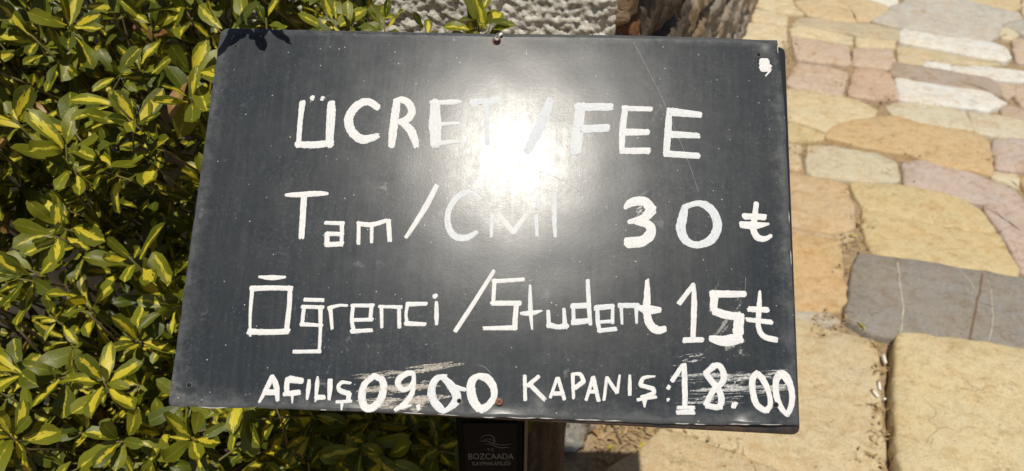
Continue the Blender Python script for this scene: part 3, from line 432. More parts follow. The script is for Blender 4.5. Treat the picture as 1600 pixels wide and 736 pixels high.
def mat_stone(name='paving_stone', f=1.45, bumpd=0.004, scale=1.0):
    t = NT(name)
    oi = t.node('ShaderNodeObjectInfo')
    p = t.pos()
    off = t.node('ShaderNodeVectorMath', operation='ADD')
    t.put(off.inputs[0], p)
    cmb = t.node('ShaderNodeCombineXYZ'); t.put(cmb.inputs[0], t.math('MULTIPLY', oi.outputs['Random'], 37)); t.put(cmb.inputs[1], t.math('MULTIPLY', oi.outputs['Random'], 11))
    t.put(off.inputs[1], cmb.outputs[0])
    v = off.outputs[0]
    big = t.noise(v, 5 * scale, 5, 0.6, 0.6)
    mid = t.noise(t.mapping(v, (1, 1.5, 1), (0, 0, 0.3)), 24 * scale, 6, 0.68, 0.5)
    fine = t.noise(v, 210 * scale, 4, 0.7)
    c = oi.outputs['Color']
    c = t.mix(t.ramp(big, [(0.35, 0), (0.7, 1)]), c, t.mix(1.0, c, (1.06, 0.98, 0.88), 'MULTIPLY'))
    c = t.mix(t.ramp(mid, [(0.32, 0.75), (0.52, 0)]), c, t.mix(1.0, c, (0.78, 0.72, 0.64), 'MULTIPLY'))
    c = t.mix(t.ramp(mid, [(0.6, 0), (0.8, 0.5)]), c, t.mix(1.0, c, (1.18, 1.2, 1.24), 'MULTIPLY'))
    c = t.mix(t.ramp(fine, [(0.34, 0.7), (0.5, 0)]), c, t.mix(1.0, c, (0.60, 0.53, 0.45), 'MULTIPLY'))
    c = t.mix(t.ramp(fine, [(0.55, 0), (0.72, 0.5)]), c, t.mix(1.0, c, (1.25, 1.25, 1.25), 'MULTIPLY'))
    grit = t.noise(v, 480 * scale, 3, 0.6)
    c = t.mix(t.ramp(grit, [(0.28, 0.6), (0.38, 0)]), c, (0.16, 0.12, 0.08))
    pits = t.ramp(t.noise(t.mapping(v, (1, 2.6, 1), (0, 0, 0.35)), 44 * scale, 3, 0.5), [(0.27, 1), (0.33, 0)])
    spots = t.noise(v, 70 * scale, 5, 0.75, 0.8)
    c = t.mix(t.ramp(spots, [(0.60, 0), (0.72, 0.45)]), c, (0.62, 0.56, 0.44))
    c = t.mix(t.ramp(spots, [(0.30, 0.5), (0.40, 0)]), c, (0.20, 0.14, 0.085))
    c = t.mix(t.math('MULTIPLY', pits, 0.6), c, (0.12, 0.09, 0.06))
    blot = t.noise(v, 13 * scale, 6, 0.7, 1.2)
    c = t.mix(t.ramp(blot, [(0.50, 0), (0.66, 0.65)]), c, t.mix(1.0, c, (0.80, 0.67, 0.52), 'MULTIPLY'))
    c = t.mix(t.ramp(t.noise(v, 8 * scale, 5, 0.7, 1.0), [(0.55, 0), (0.72, 0.6)]), c, t.mix(1.0, c, (1.04, 0.93, 0.90), 'MULTIPLY'))
    c = t.mix(t.ramp(t.noise(v, 3.5 * scale, 6, 0.7, 1.5), [(0.56, 0), (0.7, 0.5)]), c, t.mix(1.0, c, (0.86, 0.88, 0.92), 'MULTIPLY'))
    ck = t.node('ShaderNodeTexVoronoi'); ck.feature = 'DISTANCE_TO_EDGE'
    wv = t.node('ShaderNodeVectorMath', operation='ADD'); t.put(wv.inputs[0], v)
    nn = t.node('ShaderNodeTexNoise'); t.put(nn.inputs['Vector'], v); nn.inputs['Scale'].default_value = 14; nn.inputs['Detail'].default_value = 5
    sc_ = t.node('ShaderNodeVectorMath', operation='SCALE'); t.put(sc_.inputs[0], nn.outputs['Color']); sc_.inputs['Scale'].default_value = 0.16; t.put(wv.inputs[1], sc_.outputs[0])
    t.put(ck.inputs['Vector'], t.mapping(wv.outputs[0], (1, 2.0, 1), (0, 0, 0.2))); ck.inputs['Scale'].default_value = 3.2
    crk = t.math('MULTIPLY', t.ramp(ck.outputs['Distance'], [(0.004, 1), (0.016, 0)]), t.ramp(t.noise(v, 6, 3), [(0.46, 0), (0.60, 0.8)]))
    c = t.mix(t.math('MULTIPLY', crk, 0.22), c, (0.17, 0.11, 0.06))
    t.set(Base_Color=c, Roughness=0.82)
    t.bsdf.inputs['Specular IOR Level'].default_value = 0.2
    h = t.math('ADD', t.math('MULTIPLY', mid, 1.0), t.math('ADD', t.math('MULTIPLY', fine, 0.6), t.math('MULTIPLY', t.math('ADD', pits, crk), -0.8)))
    t.bump(h, 0.7, bumpd)
    return t.m

def mat_soil():
    t = NT('joint_soil')
    p = t.pos()
    n = t.noise(p, 60, 6, 0.7); n2 = t.noise(p, 9, 4)
    c = t.mix(t.ramp(n, [(0.3, 0), (0.65, 1)]), (0.075, 0.048, 0.025), (0.38, 0.28, 0.16))
    c = t.mix(t.math('MULTIPLY', n2, 0.6), c, (0.36, 0.26, 0.15))
    t.set(Base_Color=c, Roughness=0.95)
    t.bump(n, 0.6, 0.006)
    return t.m

def mat_render_coat():
    t = NT('rough_grey_render')
    p = t.pos()
    n = t.noise(p, 40, 6, 0.65); n2 = t.noise(p, 220, 4, 0.7)
    c = t.mix(n, (0.58, 0.55, 0.47), (0.80, 0.77, 0.68))
    c = t.mix(t.ramp(n2, [(0.35, 0.5), (0.5, 0)]), c, (0.2, 0.19, 0.16))
    t.set(Base_Color=c, Roughness=0.95)
    t.bsdf.inputs['Specular IOR Level'].default_value = 0.15
    t.bump(t.math('ADD', t.noise(p, 110, 6, 0.75), t.math('MULTIPLY', n2, 0.5)), 0.6, 0.007)
    return t.m

def mat_leaf(name, brown=False):
    t = NT(name)
    uvn = t.node('ShaderNodeUVMap'); uvn.uv_map = 'UVMap'
    rn = t.node('ShaderNodeUVMap'); rn.uv_map = 'Rnd'
    s1 = t.node('ShaderNodeSeparateXYZ'); t.put(s1.inputs[0], uvn.outputs[0])
    s2 = t.node('ShaderNodeSeparateXYZ'); t.put(s2.inputs[0], rn.outputs[0])
    x = t.math('ABSOLUTE', s1.outputs[0]); y = s1.outputs[1]
    r1, r2 = s2.outputs[0], s2.outputs[1]
    cv = t.node('ShaderNodeCombineXYZ')
    t.put(cv.inputs[0], t.math('ADD', t.math('MULTIPLY', s1.outputs[0], 2.4), t.math('MULTIPLY', r2, 91)))
    t.put(cv.inputs[1], t.math('MULTIPLY', y, 3.2)); t.put(cv.inputs[2], t.math('MULTIPLY', r1, 57))
    nz = t.noise(cv.outputs[0], 1.5, 3, 0.55)
    # yellow blotch along the midrib, wider towards the base, none at the tip
    prof = t.math('SUBTRACT', 1.05, t.math('POWER', y, 2.0))
    thr = t.math('MULTIPLY', t.math('MULTIPLY', prof, t.math('ADD', t.math('MULTIPLY', r1, 1.25), -0.42)), 1.0)
    e = t.math('SUBTRACT', t.math('ADD', thr, t.math('MULTIPLY', t.math('SUBTRACT', nz, 0.5), 1.3)), x)
    m = t.ramp(t.math('ADD', t.math('MULTIPLY', e, 6.0), 0.5, clamp=True), [(0.2, 0), (0.8, 1)])
    if brown:
        g = t.mix(r2, (0.15, 0.065, 0.02), (0.28, 0.15, 0.05)); ye = (0.34, 0.20, 0.06)
    else:
        g = t.mix(r2, (0.055, 0.074, 0.005), (0.185, 0.192, 0.012)); ye = t.mix(r2, (0.52, 0.41, 0.018), (0.64, 0.55, 0.05))
    edge = t.ramp(x, [(0.92, 0), (1.0, 0.3)])
    c = t.mix(m, g, ye)
    c = t.mix(edge, c, t.mix(0.5, g, (0.42, 0.44, 0.14)))
    rib = t.ramp(x, [(0.0, 0.55), (0.07, 0)])
    c = t.mix(rib, c, (0.30, 0.33, 0.07))
    fl = t.noise(cv.outputs[0], 9.0, 3, 0.6)
    c = t.mix(t.ramp(fl, [(0.70, 0), (0.76, 0.7)]), c, (0.16, 0.10, 0.03))
    veins = t.noise(t.mapping(uvn.outputs[0], (5, 16, 1)), 1.0, 2)
    t.set(Base_Color=c, Roughness=0.44)
    t.bsdf.inputs['Specular IOR Level'].default_value = 0.38
    t.bump(t.math('ADD', t.math('MULTIPLY', x, 0.5), veins), 0.25, 0.0015)
    tr = t.node('ShaderNodeBsdfTranslucent')
    t.put(tr.inputs['Color'], t.mix(1.0, c, (1.15, 1.1, 0.35), 'MULTIPLY'))
    ms = t.node('ShaderNodeMixShader'); ms.inputs[0].default_value = 0.27
    t.t.links.new(t.bsdf.outputs[0], ms.inputs[1]); t.t.links.new(tr.outputs[0], ms.inputs[2])
    t.t.links.new(ms.outputs[0], t.out.inputs['Surface'])
    return t.m

M = dict(panel=mat_panel(), paint=mat_paint('white_brush_paint'), smear_t=mat_smear('thin_cream_paint', (0.66, 0.60, 0.52), 0.46), smear_w=mat_smear('thin_white_paint', (0.70, 0.70, 0.68), 0.45), smear_g=mat_smear('rubbed_grey_paint', (0.42, 0.42, 0.40), 0.47),
         frame=mat_frame(), post=mat_plain('black_post_paint', (0.003, 0.003, 0.003), 0.7, 0, 0.3, 90, spec=0.06), flange=mat_plain('brown_steel_edge', (0.10, 0.065, 0.045), 0.6),
         plate=mat_plain('dark_nameplate', (0.0055, 0.0055, 0.0055), 0.7, spec=0.08), print=mat_plain('silver_print', (0.115, 0.11, 0.10), 0.6, 0, 0.1),
         screw_rust=mat_plain('rusted_screw', (0.22, 0.10, 0.06), 0.7, 0.2, 0.5, 700), screw_grey=mat_plain('weathered_screw', (0.25, 0.23, 0.20), 0.5, 0.6, 0.5, 700),
         black=mat_plain('dark_hole', (0.004, 0.004, 0.004), 0.9, 0, 0, bump=0), pale=mat_plain('bare_sheet_rim', (0.42, 0.41, 0.38), 0.5, 0.2, 0.3, 900),
         stone=mat_stone(), wallstone=mat_stone('wall_stone', bumpd=0.008), soil=mat_soil(), coat=mat_render_coat(),
         leaf=mat_leaf('variegated_leaf'), leaf_brown=mat_leaf('withered_leaf', True), stem=mat_plain('olive_stem', (0.15, 0.13, 0.045), 0.6, 0, 0.4, 300),
         bark=mat_plain('brown_twig', (0.11, 0.075, 0.045), 0.8, 0, 0.4, 300), straw=mat_plain('dry_straw', (0.36, 0.25, 0.12), 0.8, 0, 0.85, 90),
         chip=mat_plain('white_scrap', (0.75, 0.73, 0.68), 0.7, 0, 0.08, 200), butt=mat_plain('cork_paper', (0.5, 0.3, 0.13), 0.7),
         vein=mat_plain('pale_calcite', (0.40, 0.36, 0.28), 0.7, 0, 0.5, 60), crack=mat_plain('brown_crack_fill', (0.16, 0.10, 0.06), 0.9, 0, 0.4, 300))

# ------------------------------------------------------------------ the ground
gs = 1500.0
ground = obj('ground', [(-gs, -gs, -0.05), (gs, -gs, -0.05), (gs, gs, -0.05), (-gs, gs, -0.05)], [(0, 1, 2, 3)], M['soil'], smooth=False)
ground['kind'] = 'structure'

# the soil bed of the path, slightly uneven, showing between the stones
def soil_z(x, y):
    return -0.020 + 0.009 * fbm((x * 9, y * 9, 3.1), 4)
nx, ny = 150, 200
xs = np.linspace(0.0, 3.6, nx); ys = np.linspace(0.2, 6.2, ny)
vs = [(x, y, soil_z(x, y)) for y in ys for x in xs]
fs = [(j * nx + i, j * nx + i + 1, (j + 1) * nx + i + 1, (j + 1) * nx + i) for j in range(ny - 1) for i in range(nx - 1)]
path = obj('path', vs, fs, M['soil'])
path['kind'] = 'structure'

def chaikin(poly, k=1, q=0.2):
    for _ in range(k):
        out = []
        for i in range(len(poly)):
            a, b = Vector(poly[i]), Vector(poly[(i + 1) % len(poly)])
            out += [a * (1 - q) + b * q, a * q + b * (1 - q)]
        poly = out
    return poly

def stone(poly, col, dz, idx, parent=path):
    pts = chaikin([Vector(p) for p in poly], 1, 0.055)
    per = sum((pts[i] - pts[i - 1]).length for i in range(len(pts)))
    step = max(per / 64, 0.022); res = []
    for i in range(len(pts)):
        a, b = pts[i], pts[(i + 1) % len(pts)]
        m = max(1, round((b - a).length / step))
        res += [a.lerp(b, q / m) for q in range(m)]
    n = len(res)
    area = sum(res[i - 1].x * res[i].y - res[i].x * res[i - 1].y for i in range(n))
    if area < 0: res.reverse()
    cen = Vector((sum(p.x for p in res) / n, sum(p.y for p in res) / n))
    nor = []
    for i in range(n):
        tdir = res[(i + 1) % n] - res[i - 1]
        nor.append(Vector((-tdir.y, tdir.x)).normalized())
    for i in range(n):
        res[i] = res[i] - nor[i] * (0.008 - 0.008 * noise.noise(Vector((res[i].x * 18, res[i].y * 18, idx))) - 0.006 * noise.noise(Vector((res[i].x * 70, res[i].y * 70, idx))))
    msz = min((p - cen).length for p in res)
    b1, b2 = min(0.0035, msz * 0.10), min(0.010, msz * 0.25)
    vs = []
    for p in res: vs.append((p.x, p.y, dz - 0.06))
    for p in res: vs.append((p.x, p.y, dz - 0.010 + 0.004 * noise.noise(Vector((p.x * 30, p.y * 30, 4)))))
    for i, p in enumerate(res):
        q = p + nor[i] * b1
        vs.append((q.x, q.y, dz - 0.003 + 0.003 * noise.noise(Vector((q.x * 14, q.y * 14, idx)))))
    def top(q): return dz + 0.004 * fbm((q.x * 7, q.y * 7, idx * 1.7), 3)
    for i, p in enumerate(res):
        q = p + nor[i] * b2
        vs.append((q.x, q.y, top(q)))
    for s in (0.66, 0.33):
        for i, p in enumerate(res):
            q = cen + (p + nor[i] * b2 - cen) * s
            vs.append((q.x, q.y, top(q) + 0.002))
    vs.append((cen.x, cen.y, top(cen) + 0.002))
    fs = []
    for r in range(5):
        for i in range(n):
            j = (i + 1) % n
            fs.append((r * n + i, r * n + j, (r + 1) * n + j, (r + 1) * n + i))
    for i in range(n): fs.append((5 * n + i, 5 * n + (i + 1) % n, 6 * n))
    o = obj('paving_stone', vs, fs, M['stone'], parent, origin=(cen.x, cen.y, 0))
    o.color = (*[min(0.8, lin(c) / d) for c, d in zip([0.74 * a + 0.26 * b for a, b in zip(col, (222, 204, 168))] if min(col) < 205 and max(col) > 170 else col, (1.34, 1.24, 1.06))], 1)
    return o

def inside(p, poly):
    c = False
    for i in range(len(poly)):
        (x1, y1), (x2, y2) = poly[i - 1], poly[i]
        if (y1 > p[1]) != (y2 > p[1]) and p[0] < (x2 - x1) * (p[1] - y1) / (y2 - y1) + x1: c = not c
    return c

WC = Vector((0.172, 1.21)); WD = Vector((0.369, 0.929)).normalized()      # wall corner, direction of its long side
def right_of_wall(p):
    q = Vector(p) - WC
    return q.x * WD.y - q.y * WD.x
for i, (col, dz, poly) in enumerate(STONES):
    stone(poly, col, dz + rng.uniform(-0.002, 0.002), i)
# the paving goes on outside the view and under the board
tones = [(228, 210, 166), (218, 192, 144), (212, 186, 158), (206, 198, 180), (222, 196, 138), (200, 180, 160)]
y = 0.25; k = 100
while y < 6.0:
    h = rng.uniform(0.2, 0.34); x = 0.1 + rng.uniform(0, 0.2)
    while x < 3.5:
        w = rng.uniform(0.28, 0.55)
        poly = [(x + rng.uniform(-.02, .02) + a, y + rng.uniform(-.02, .02) + b + (x + a) * -0.06) for a, b in ((0, 0), (w * .5, 0), (w, 0), (w, h), (w * .5, h), (0, h))]
        probe = [(x + w * a, y + h * b - (x + w * a) * 0.06) for a in (-.03, .25, .5, .75, 1.03) for b in (-.03, .25, .5, .75, 1.03)]
        ok = all(right_of_wall(p) > 0.10 or p[1] < 1.0 for p in probe) and not (any(p[0] < 0.3 and p[1] > 0.75 for p in probe)) and not any(inside(p, pl) for p in probe for _, _, pl in STONES)
        if ok:
            stone(poly, tones[k % 6], rng.uniform(-0.004, 0.003), k); k += 1
        x += w + 0.025
    y += h + 0.025

# ------------------------------------------------------------------ marks on the dark grey veined stone
slate = [o for o in path.children if o.name.startswith('paving_stone')][[i for i, s in enumerate(STONES) if s[0] == (160, 152, 136)][0]]
sme = slate.data
bv = BVHTree.FromPolygons([v.co + slate.location for v in sme.vertices], [tuple(p.vertices) for p in sme.polygons])
def strip_on_stone(name, pts, hw, mat, lift):
    P = [Vector(p) for p in pts]
    res = []
    for i in range(len(P) - 1):
        for k in range(8): res.append(P[i].lerp(P[i + 1], k / 8))
    res.append(P[-1])
    vs, fs = [], []
    for i, p in enumerate(res):
        d = (res[min(i + 1, len(res) - 1)] - res[max(i - 1, 0)]).normalized(); nrm = Vector((-d.y, d.x))
        w = 0.6 * hw * (1 + 0.8 * noise.noise(Vector((p.x * 40, p.y * 40, 1)))); p = p + nrm * 0.003 * noise.noise(Vector((p.x * 25, p.y * 25, 5)))
        for s in (-1, 0, 1):
            q = p + nrm * w * s
            hit = bv.ray_cast(Vector((q.x, q.y, 1)), Vector((0, 0, -1)))
            z = hit[0].z if hit[0] else 0.0
            vs.append((q.x, q.y, z + lift))
    for i in range(len(res) - 1):
        for s in (0, 1):
            a = i * 3 + s; fs.append((a, a + 1, a + 4, a + 3))
    return obj(name, vs, fs, mat, slate)
for pts, hw in VEINS: strip_on_stone('calcite_vein', pts, hw, M['vein'], 0.0006)
for pts, hw in CRACKS: strip_on_stone('filled_crack', pts, hw, M['crack'], 0.0012)

# ------------------------------------------------------------------ the wall
wall = empty('stone_wall', (WC.x, WC.y, 0), 'rough wall behind the sign, grey render in front and rust brown stones along its side', 'wall')
FD = Vector((-0.998, 0.06)).normalized()          # the rendered front runs to the left
WH = 1.52
def wp(s, z, dirv, nrm, d): return (WC.x + dirv.x * s + nrm.x * d, WC.y + dirv.y * s + nrm.y * d, z)
fn = Vector((-FD.y, FD.x)); fn = fn if fn.y < 0 else -fn
sn = Vector((WD.y, -WD.x))
def coat_d(x, z):
    return 0.004 * fbm((x * 14, 0, z * 24), 5) + 0.0055 * fbm((x * 70, 4, z * 85), 5) - 0.004 * abs(fbm((x * 38, 9, z * 60), 4)) + 0.003 * fbm((x * 160, 2, z * 170), 3) + 0.009 * noise.noise(Vector((x * 5, 8, z * 5)))
S = [i * 0.0032 for i in range(0, 190)] + [0.62 + 0.04 * i for i in range(0, 40)]
Z = [0.0 + 0.02 * i for i in range(0, 40)] + [0.80 + 0.01 * i for i in range(0, 17)] + [0.97 + 0.0032 * i for i in range(0, 100)] + [1.30, 1.38, 1.46, WH]
vs, fs = [], []
for z in Z:
    for s in S:
        edge = min(1.0, s / 0.02)
        vs.append(wp(s, z, FD, fn, coat_d(s, z) - 0.012 * (1 - edge) ** 2))
n = len(S)
for j in range(len(Z) - 1):
    for i in range(n - 1): fs.append((j * n + i, j * n + i + 1, (j + 1) * n + i + 1, (j + 1) * n + i))
obj('render_coat', vs, fs, M['coat'], wall, origin=(WC.x, WC.y, 0))
# core behind the render and the stones
mb = MB()
L = 3.9
c4 = [WC + FD * 2.2 - fn * 0.012, WC - fn * 0.012 - sn * 0.02, WC + WD * L - sn * 0.02, WC + WD * L + FD * 2.2]
mb.add([(p.x, p.y, -0.04) for p in c4] + [(p.x, p.y, WH - 0.01) for p in c4], [(0, 1, 5, 4), (1, 2, 6, 5), (2, 3, 7, 6), (3, 0, 4, 7), (4, 5, 6, 7)])
mb.build('mortar_core', mat_plain('lime_mortar', (0.30, 0.26, 0.20), 0.95, 0, 0.35, 60, 0.5), wall, smooth=False, origin=(WC.x, WC.y, 0))
WCOL = {'rust': (0.20, 0.105, 0.05), 'dark': (0.10, 0.085, 0.07), 'tan': (0.42, 0.36, 0.27), 'grey': (0.36, 0.325, 0.275), 'brown': (0.24, 0.18, 0.12), 'pale': (0.62, 0.57, 0.47)}
z = -0.03; row = 0
while z < WH - 0.02:
    h = rng.uniform(0.10, 0.2)
    if z + h > WH - 0.08: h = WH - z
    s = 0.0; first = True; ks = -1
    while s < L:
        w = rng.uniform(0.12, 0.34)
        ks += 1
        if ks < 3 and z > 0.7: w = (0.10, 0.09, 0.2)[ks] * rng.uniform(0.85, 1.15)
        a0, a1, z0, z1 = s + 0.006, s + w - 0.006, z + 0.006, z + h - 0.006
        gr = 0.009 if s < 1.6 else 0.016; ni, nj = max(8, int(w / gr)), max(8, int(h / gr))
        ofs = rng.uniform(0, 0.02); seed = rng.uniform(0, 99)
        vs, fs = [], []
        for j in range(nj + 1):
            for i in range(ni + 1):
                u, v = i / ni, j / nj
                e = min(u * (a1 - a0), (1 - u) * (a1 - a0), v * (z1 - z0), (1 - v) * (z1 - z0))
                bul = 1 - max(0.0, 1 - e / 0.022) ** 2
                ss, zz = a0 + (a1 - a0) * u, z0 + (z1 - z0) * v
                d = -0.03 + (0.034 + ofs) * bul + bul * (0.014 * fbm((ss * 12, zz * 12, seed), 5) + 0.011 * fbm((ss * 45 + zz * 20, zz * 22, seed), 4) - 0.010 * abs(fbm((ss * 26 + zz * 14, zz * 14, seed), 3)))
                vs.append(wp(ss, zz, WD, sn, d))
        for j in range(nj):
            for i in range(ni):
                a = j * (ni + 1) + i; fs.append((a, a + 1, a + ni + 2, a + ni + 1))
        o = obj('stone', vs, fs, M['wallstone'], wall, origin=wp((a0 + a1) / 2, (z0 + z1) / 2, WD, sn, 0))
        if z < 0.18 and s < 0.3: kd = 'pale'
        elif ks < 3: kd = ('brown', 'rust', 'dark')[ks] if z > 0.7 else 'grey'
        elif s < 0.42: kd = rng.choice(['dark', 'dark', 'rust', 'brown'])
        elif s < 0.7: kd = rng.choice(['brown', 'tan', 'rust', 'dark'])
        else: kd = rng.choice(['tan', 'grey', 'grey', 'tan', 'brown'])
        kk = rng.uniform(0.8, 1.15); o.color = (*[c * kk for c in WCOL[kd]], 1)
        s += w; first = False
    z += h; row += 1

# ------------------------------------------------------------------ upright brown stone in the shade at the foot of the wall
vs, fs = [], []
NA, NZ = 96, 60
for j in range(NZ + 1):
    z = 0.86 * j / NZ - 0.03
    for i in range(NA):
        a = 2 * math.pi * i / NA; ca, sa = math.cos(a), math.sin(a)
        e = 4.0; r = (abs(ca) ** e + abs(sa) ** e) ** (-1 / e)
        tap = (1.0 - 0.06 * z) * (1 if j < NZ - 2 else (0.93 if j < NZ else 0.8))
        x, y = 0.035 + 0.075 * r * ca * tap, 1.04 + 0.085 * r * sa * tap
        d = 0.008 * fbm((x * 26 + 3, y * 26, z * 5), 4) + 0.004 * fbm((x * 90, y * 90, z * 12), 3)
        vs.append((x + ca * d, y + sa * d, z))
for j in range(NZ):
    for i in range(NA):
        k = (i + 1) % NA; fs.append((j * NA + i, j * NA + k, (j + 1) * NA + k, (j + 1) * NA + i))
fs.append(tuple(NZ * NA + i for i in range(NA)))
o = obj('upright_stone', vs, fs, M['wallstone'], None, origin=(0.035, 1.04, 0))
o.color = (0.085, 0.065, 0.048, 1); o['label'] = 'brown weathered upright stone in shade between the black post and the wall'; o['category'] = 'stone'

# ------------------------------------------------------------------ the sign
BO, BA, BB, BN = (Vector(BOARD[k]) for k in ('O', 'A', 'B', 'N'))
BW, BH = BOARD['W'], BOARD['H']
POST_X, POST_Y = -0.0275, 0.62
sign = empty('fee_sign', (POST_X, POST_Y + 0.03, 0), 'slate grey fee board hand-lettered in white paint, tilted on a black post by the hedge', 'sign')

def sag(u, v):
    """out-of-plane shape of the thin sheet, metres"""
    h = 0.00045 * noise.noise(Vector((u * 7, v * 7, 2))) + 0.00012 * noise.noise(Vector((u * 30, v * 30, 5)))
    db = BH - v
    h += 0.0045 * math.exp(-((u - 0.560) / 0.022) ** 2 - (db / 0.010) ** 2)          # buckled lower right edge
    h += 0.0022 * math.exp(-((u - 0.165) / 0.030) ** 2 - (db / 0.006) ** 2)
    h += 0.0012 * math.exp(-((u - 0.318) / 0.02) ** 2 - (db / 0.006) ** 2)
    h += 0.0015 * math.exp(-((u - 0.355) / 0.012) ** 2 - (db / 0.02) ** 2)
    h += 0.0014 * math.exp(-((u - 0.588) / 0.012) ** 2 - ((v - 0.004) / 0.010) ** 2)  # dented upper right corner
    return h
def bp(u, v, h=0.0): return BO + BA * u + BB * v + BN * (h + sag(u, v))

def interp(pts, x, ax):
    pts = sorted(pts, key=lambda p: p[ax])
    if x <= pts[0][ax]: return pts[0][1 - ax]
    for a, b in zip(pts, pts[1:]):
        if x <= b[ax]:
            t = (x - a[ax]) / (b[ax] - a[ax] + 1e-9); return a[1 - ax] * (1 - t) + b[1 - ax] * t
    return pts[-1][1 - ax]
EM = {k: [(a / 1000, b / 1000) for a, b in v] for k, v in EDGE.items()}
NU, NV = 170, 112
TH = 0.0011
vs, fs, uvs = [], [], []
for side in (0, 1):
    for j in range(NV + 1):
        for i in range(NU + 1):
            u0, v0 = i / NU, j / NV
            v0e = v0
            vr = v0 * BH
            ul = 0.0 + 0.0006 * noise.noise(Vector((vr * 60, 1, 0))); ur = interp(EM['right'], vr, 1) + 0.0009 * noise.noise(Vector((vr * 45, 2, 0)))
            u = ul + (ur - ul) * u0
            vt = interp(EM['top'], u, 0) + 0.0005 * noise.noise(Vector((u * 60, 3, 0))); vb = interp(EM['bottom'], u, 0) + 0.0011 * noise.noise(Vector((u * 55, 4, 0)))
            for cu, cv, r in ((0, 0, 0.009), (0, 1, 0.004)):                   # softened corners
                if abs(u0 - cu) * BW < r and abs(v0 - cv) * BH < r:
                    a = r - abs(u0 - cu) * BW; b = r - abs(v0 - cv) * BH; q = math.hypot(a, b)
                    if q > r:
                        k = r / q; u += (1 if cu == 0 else -1) * a * (1 - k); v0e = v0 + (1 if cv == 0 else -1) * b * (1 - k) / BH
            v = vt + (vb - vt) * v0e
            p = bp(u, v, 0.0 if side == 0 else -TH)
            vs.append(p); uvs.append((u, v))
n = NU + 1; half = n * (NV + 1)
for j in range(NV):
    for i in range(NU):
        a = j * n + i
        fs.append((a, a + n, a + n + 1, a + 1)); fs.append((half + a, half + a + 1, half + a + n + 1, half + a + n))
for i in range(NU):
    fs.append((i, i + 1, half + i + 1, half + i)); a = NV * n + i; fs.append((a + 1, a, half + a, half + a + 1))
for j in range(NV):
    a = j * n; fs.append((a + n, a, half + a, half + a + n)); a = j * n + NU; fs.append((a, a + n, half + a + n, half + a))
panel = obj('panel', vs, fs, M['panel'], sign, uv=uvs, origin=BO)
panel.data.polygons.foreach_set('use_smooth', [True] * (2 * NU * NV) + [False] * (len(fs) - 2 * NU * NV))

# bright chipped rim where the coat is gone along the lower and right edges
mb = MB()
u = 0.004
while u < 0.585:
    w = rng.uniform(0.004, 0.03)
    if rng.random() < 0.45:
        pts = [bp(u + w * k / 5, interp(EM['bottom'], u + w * k / 5, 0) + 0.0011 * noise.noise(Vector(((u + w * k / 5) * 55, 4, 0))) - 0.0004, 0.0001) for k in range(6)]
        mb.tube(pts, [0.0001] + [rng.uniform(0.0003, 0.0007) for _ in range(4)] + [0.0001], 5)
    u += w + rng.uniform(0, 0.012)
v = 0.004
while v < 0.39:
    w = rng.uniform(0.004, 0.02)
    if rng.random() < 0.4:
        pts = [bp(interp(EM['right'], v + w * k / 5, 1) - 0.0006, v + w * k / 5, 0.0001) for k in range(6)]
        mb.tube(pts, [0.0001] + [rng.uniform(0.0002, 0.0006) for _ in range(4)] + [0.0001], 5)
    v += w + rng.uniform(0, 0.03)
mb.build('chipped_rim', M['pale'], panel, origin=BO)['kind'] = 'stuff'

# the steel tray behind the sheet
FQ = EM['frame']
def rrect(q, r, inset):
    out = []
    top = [(q[0][0] + inset, q[0][1] + inset), (q[1][0] - inset, q[1][1] + inset), (q[2][0] - inset, q[2][1] - inset), (q[3][0] + inset, q[3][1] - inset)]
    for i, (cx, cy) in enumerate(top):
        px, py = top[i - 1]; nx_, ny_ = top[(i + 1) % 4]
        a = Vector((px - cx, py - cy)).normalized(); b = Vector((nx_ - cx, ny_ - cy)).normalized()
        for k in range(6):
            t = k / 5; P0 = Vector((cx, cy)) + a * r; P1 = Vector((cx, cy)); P2 = Vector((cx, cy)) + b * r
            out.append(P0 * (1 - t) ** 2 + P1 * 2 * t * (1 - t) + P2 * t * t)
    return out
rings = [(-0.0040, 0.0030), (-0.0030, 0.0014), (-0.0046, 0.0003), (-0.008, 0.0), (-0.022, 0.0), (-0.025, 0.003)]
rings[0] = (-0.0030, 0.010); 
vs, fs = [], []
vt_f = 0.004
ring_n = None
for h, ins in rings:
    pts = rrect(FQ, 0.008, ins)
    ring_n = len(pts)
    for p in pts: vs.append(BO + BA * p.x + BB * p.y + BN * h)
for r in range(len(rings) - 1):
    for i in range(ring_n):
        j = (i + 1) % ring_n; fs.append((r * ring_n + i, r * ring_n + j, (r + 1) * ring_n + j, (r + 1) * ring_n + i))
fs.append(tuple(range(ring_n))); fs.append(tuple((len(rings) - 1) * ring_n + i for i in range(ring_n))[::-1])
obj('frame', vs, fs, M['frame'], sign, origin=BO)

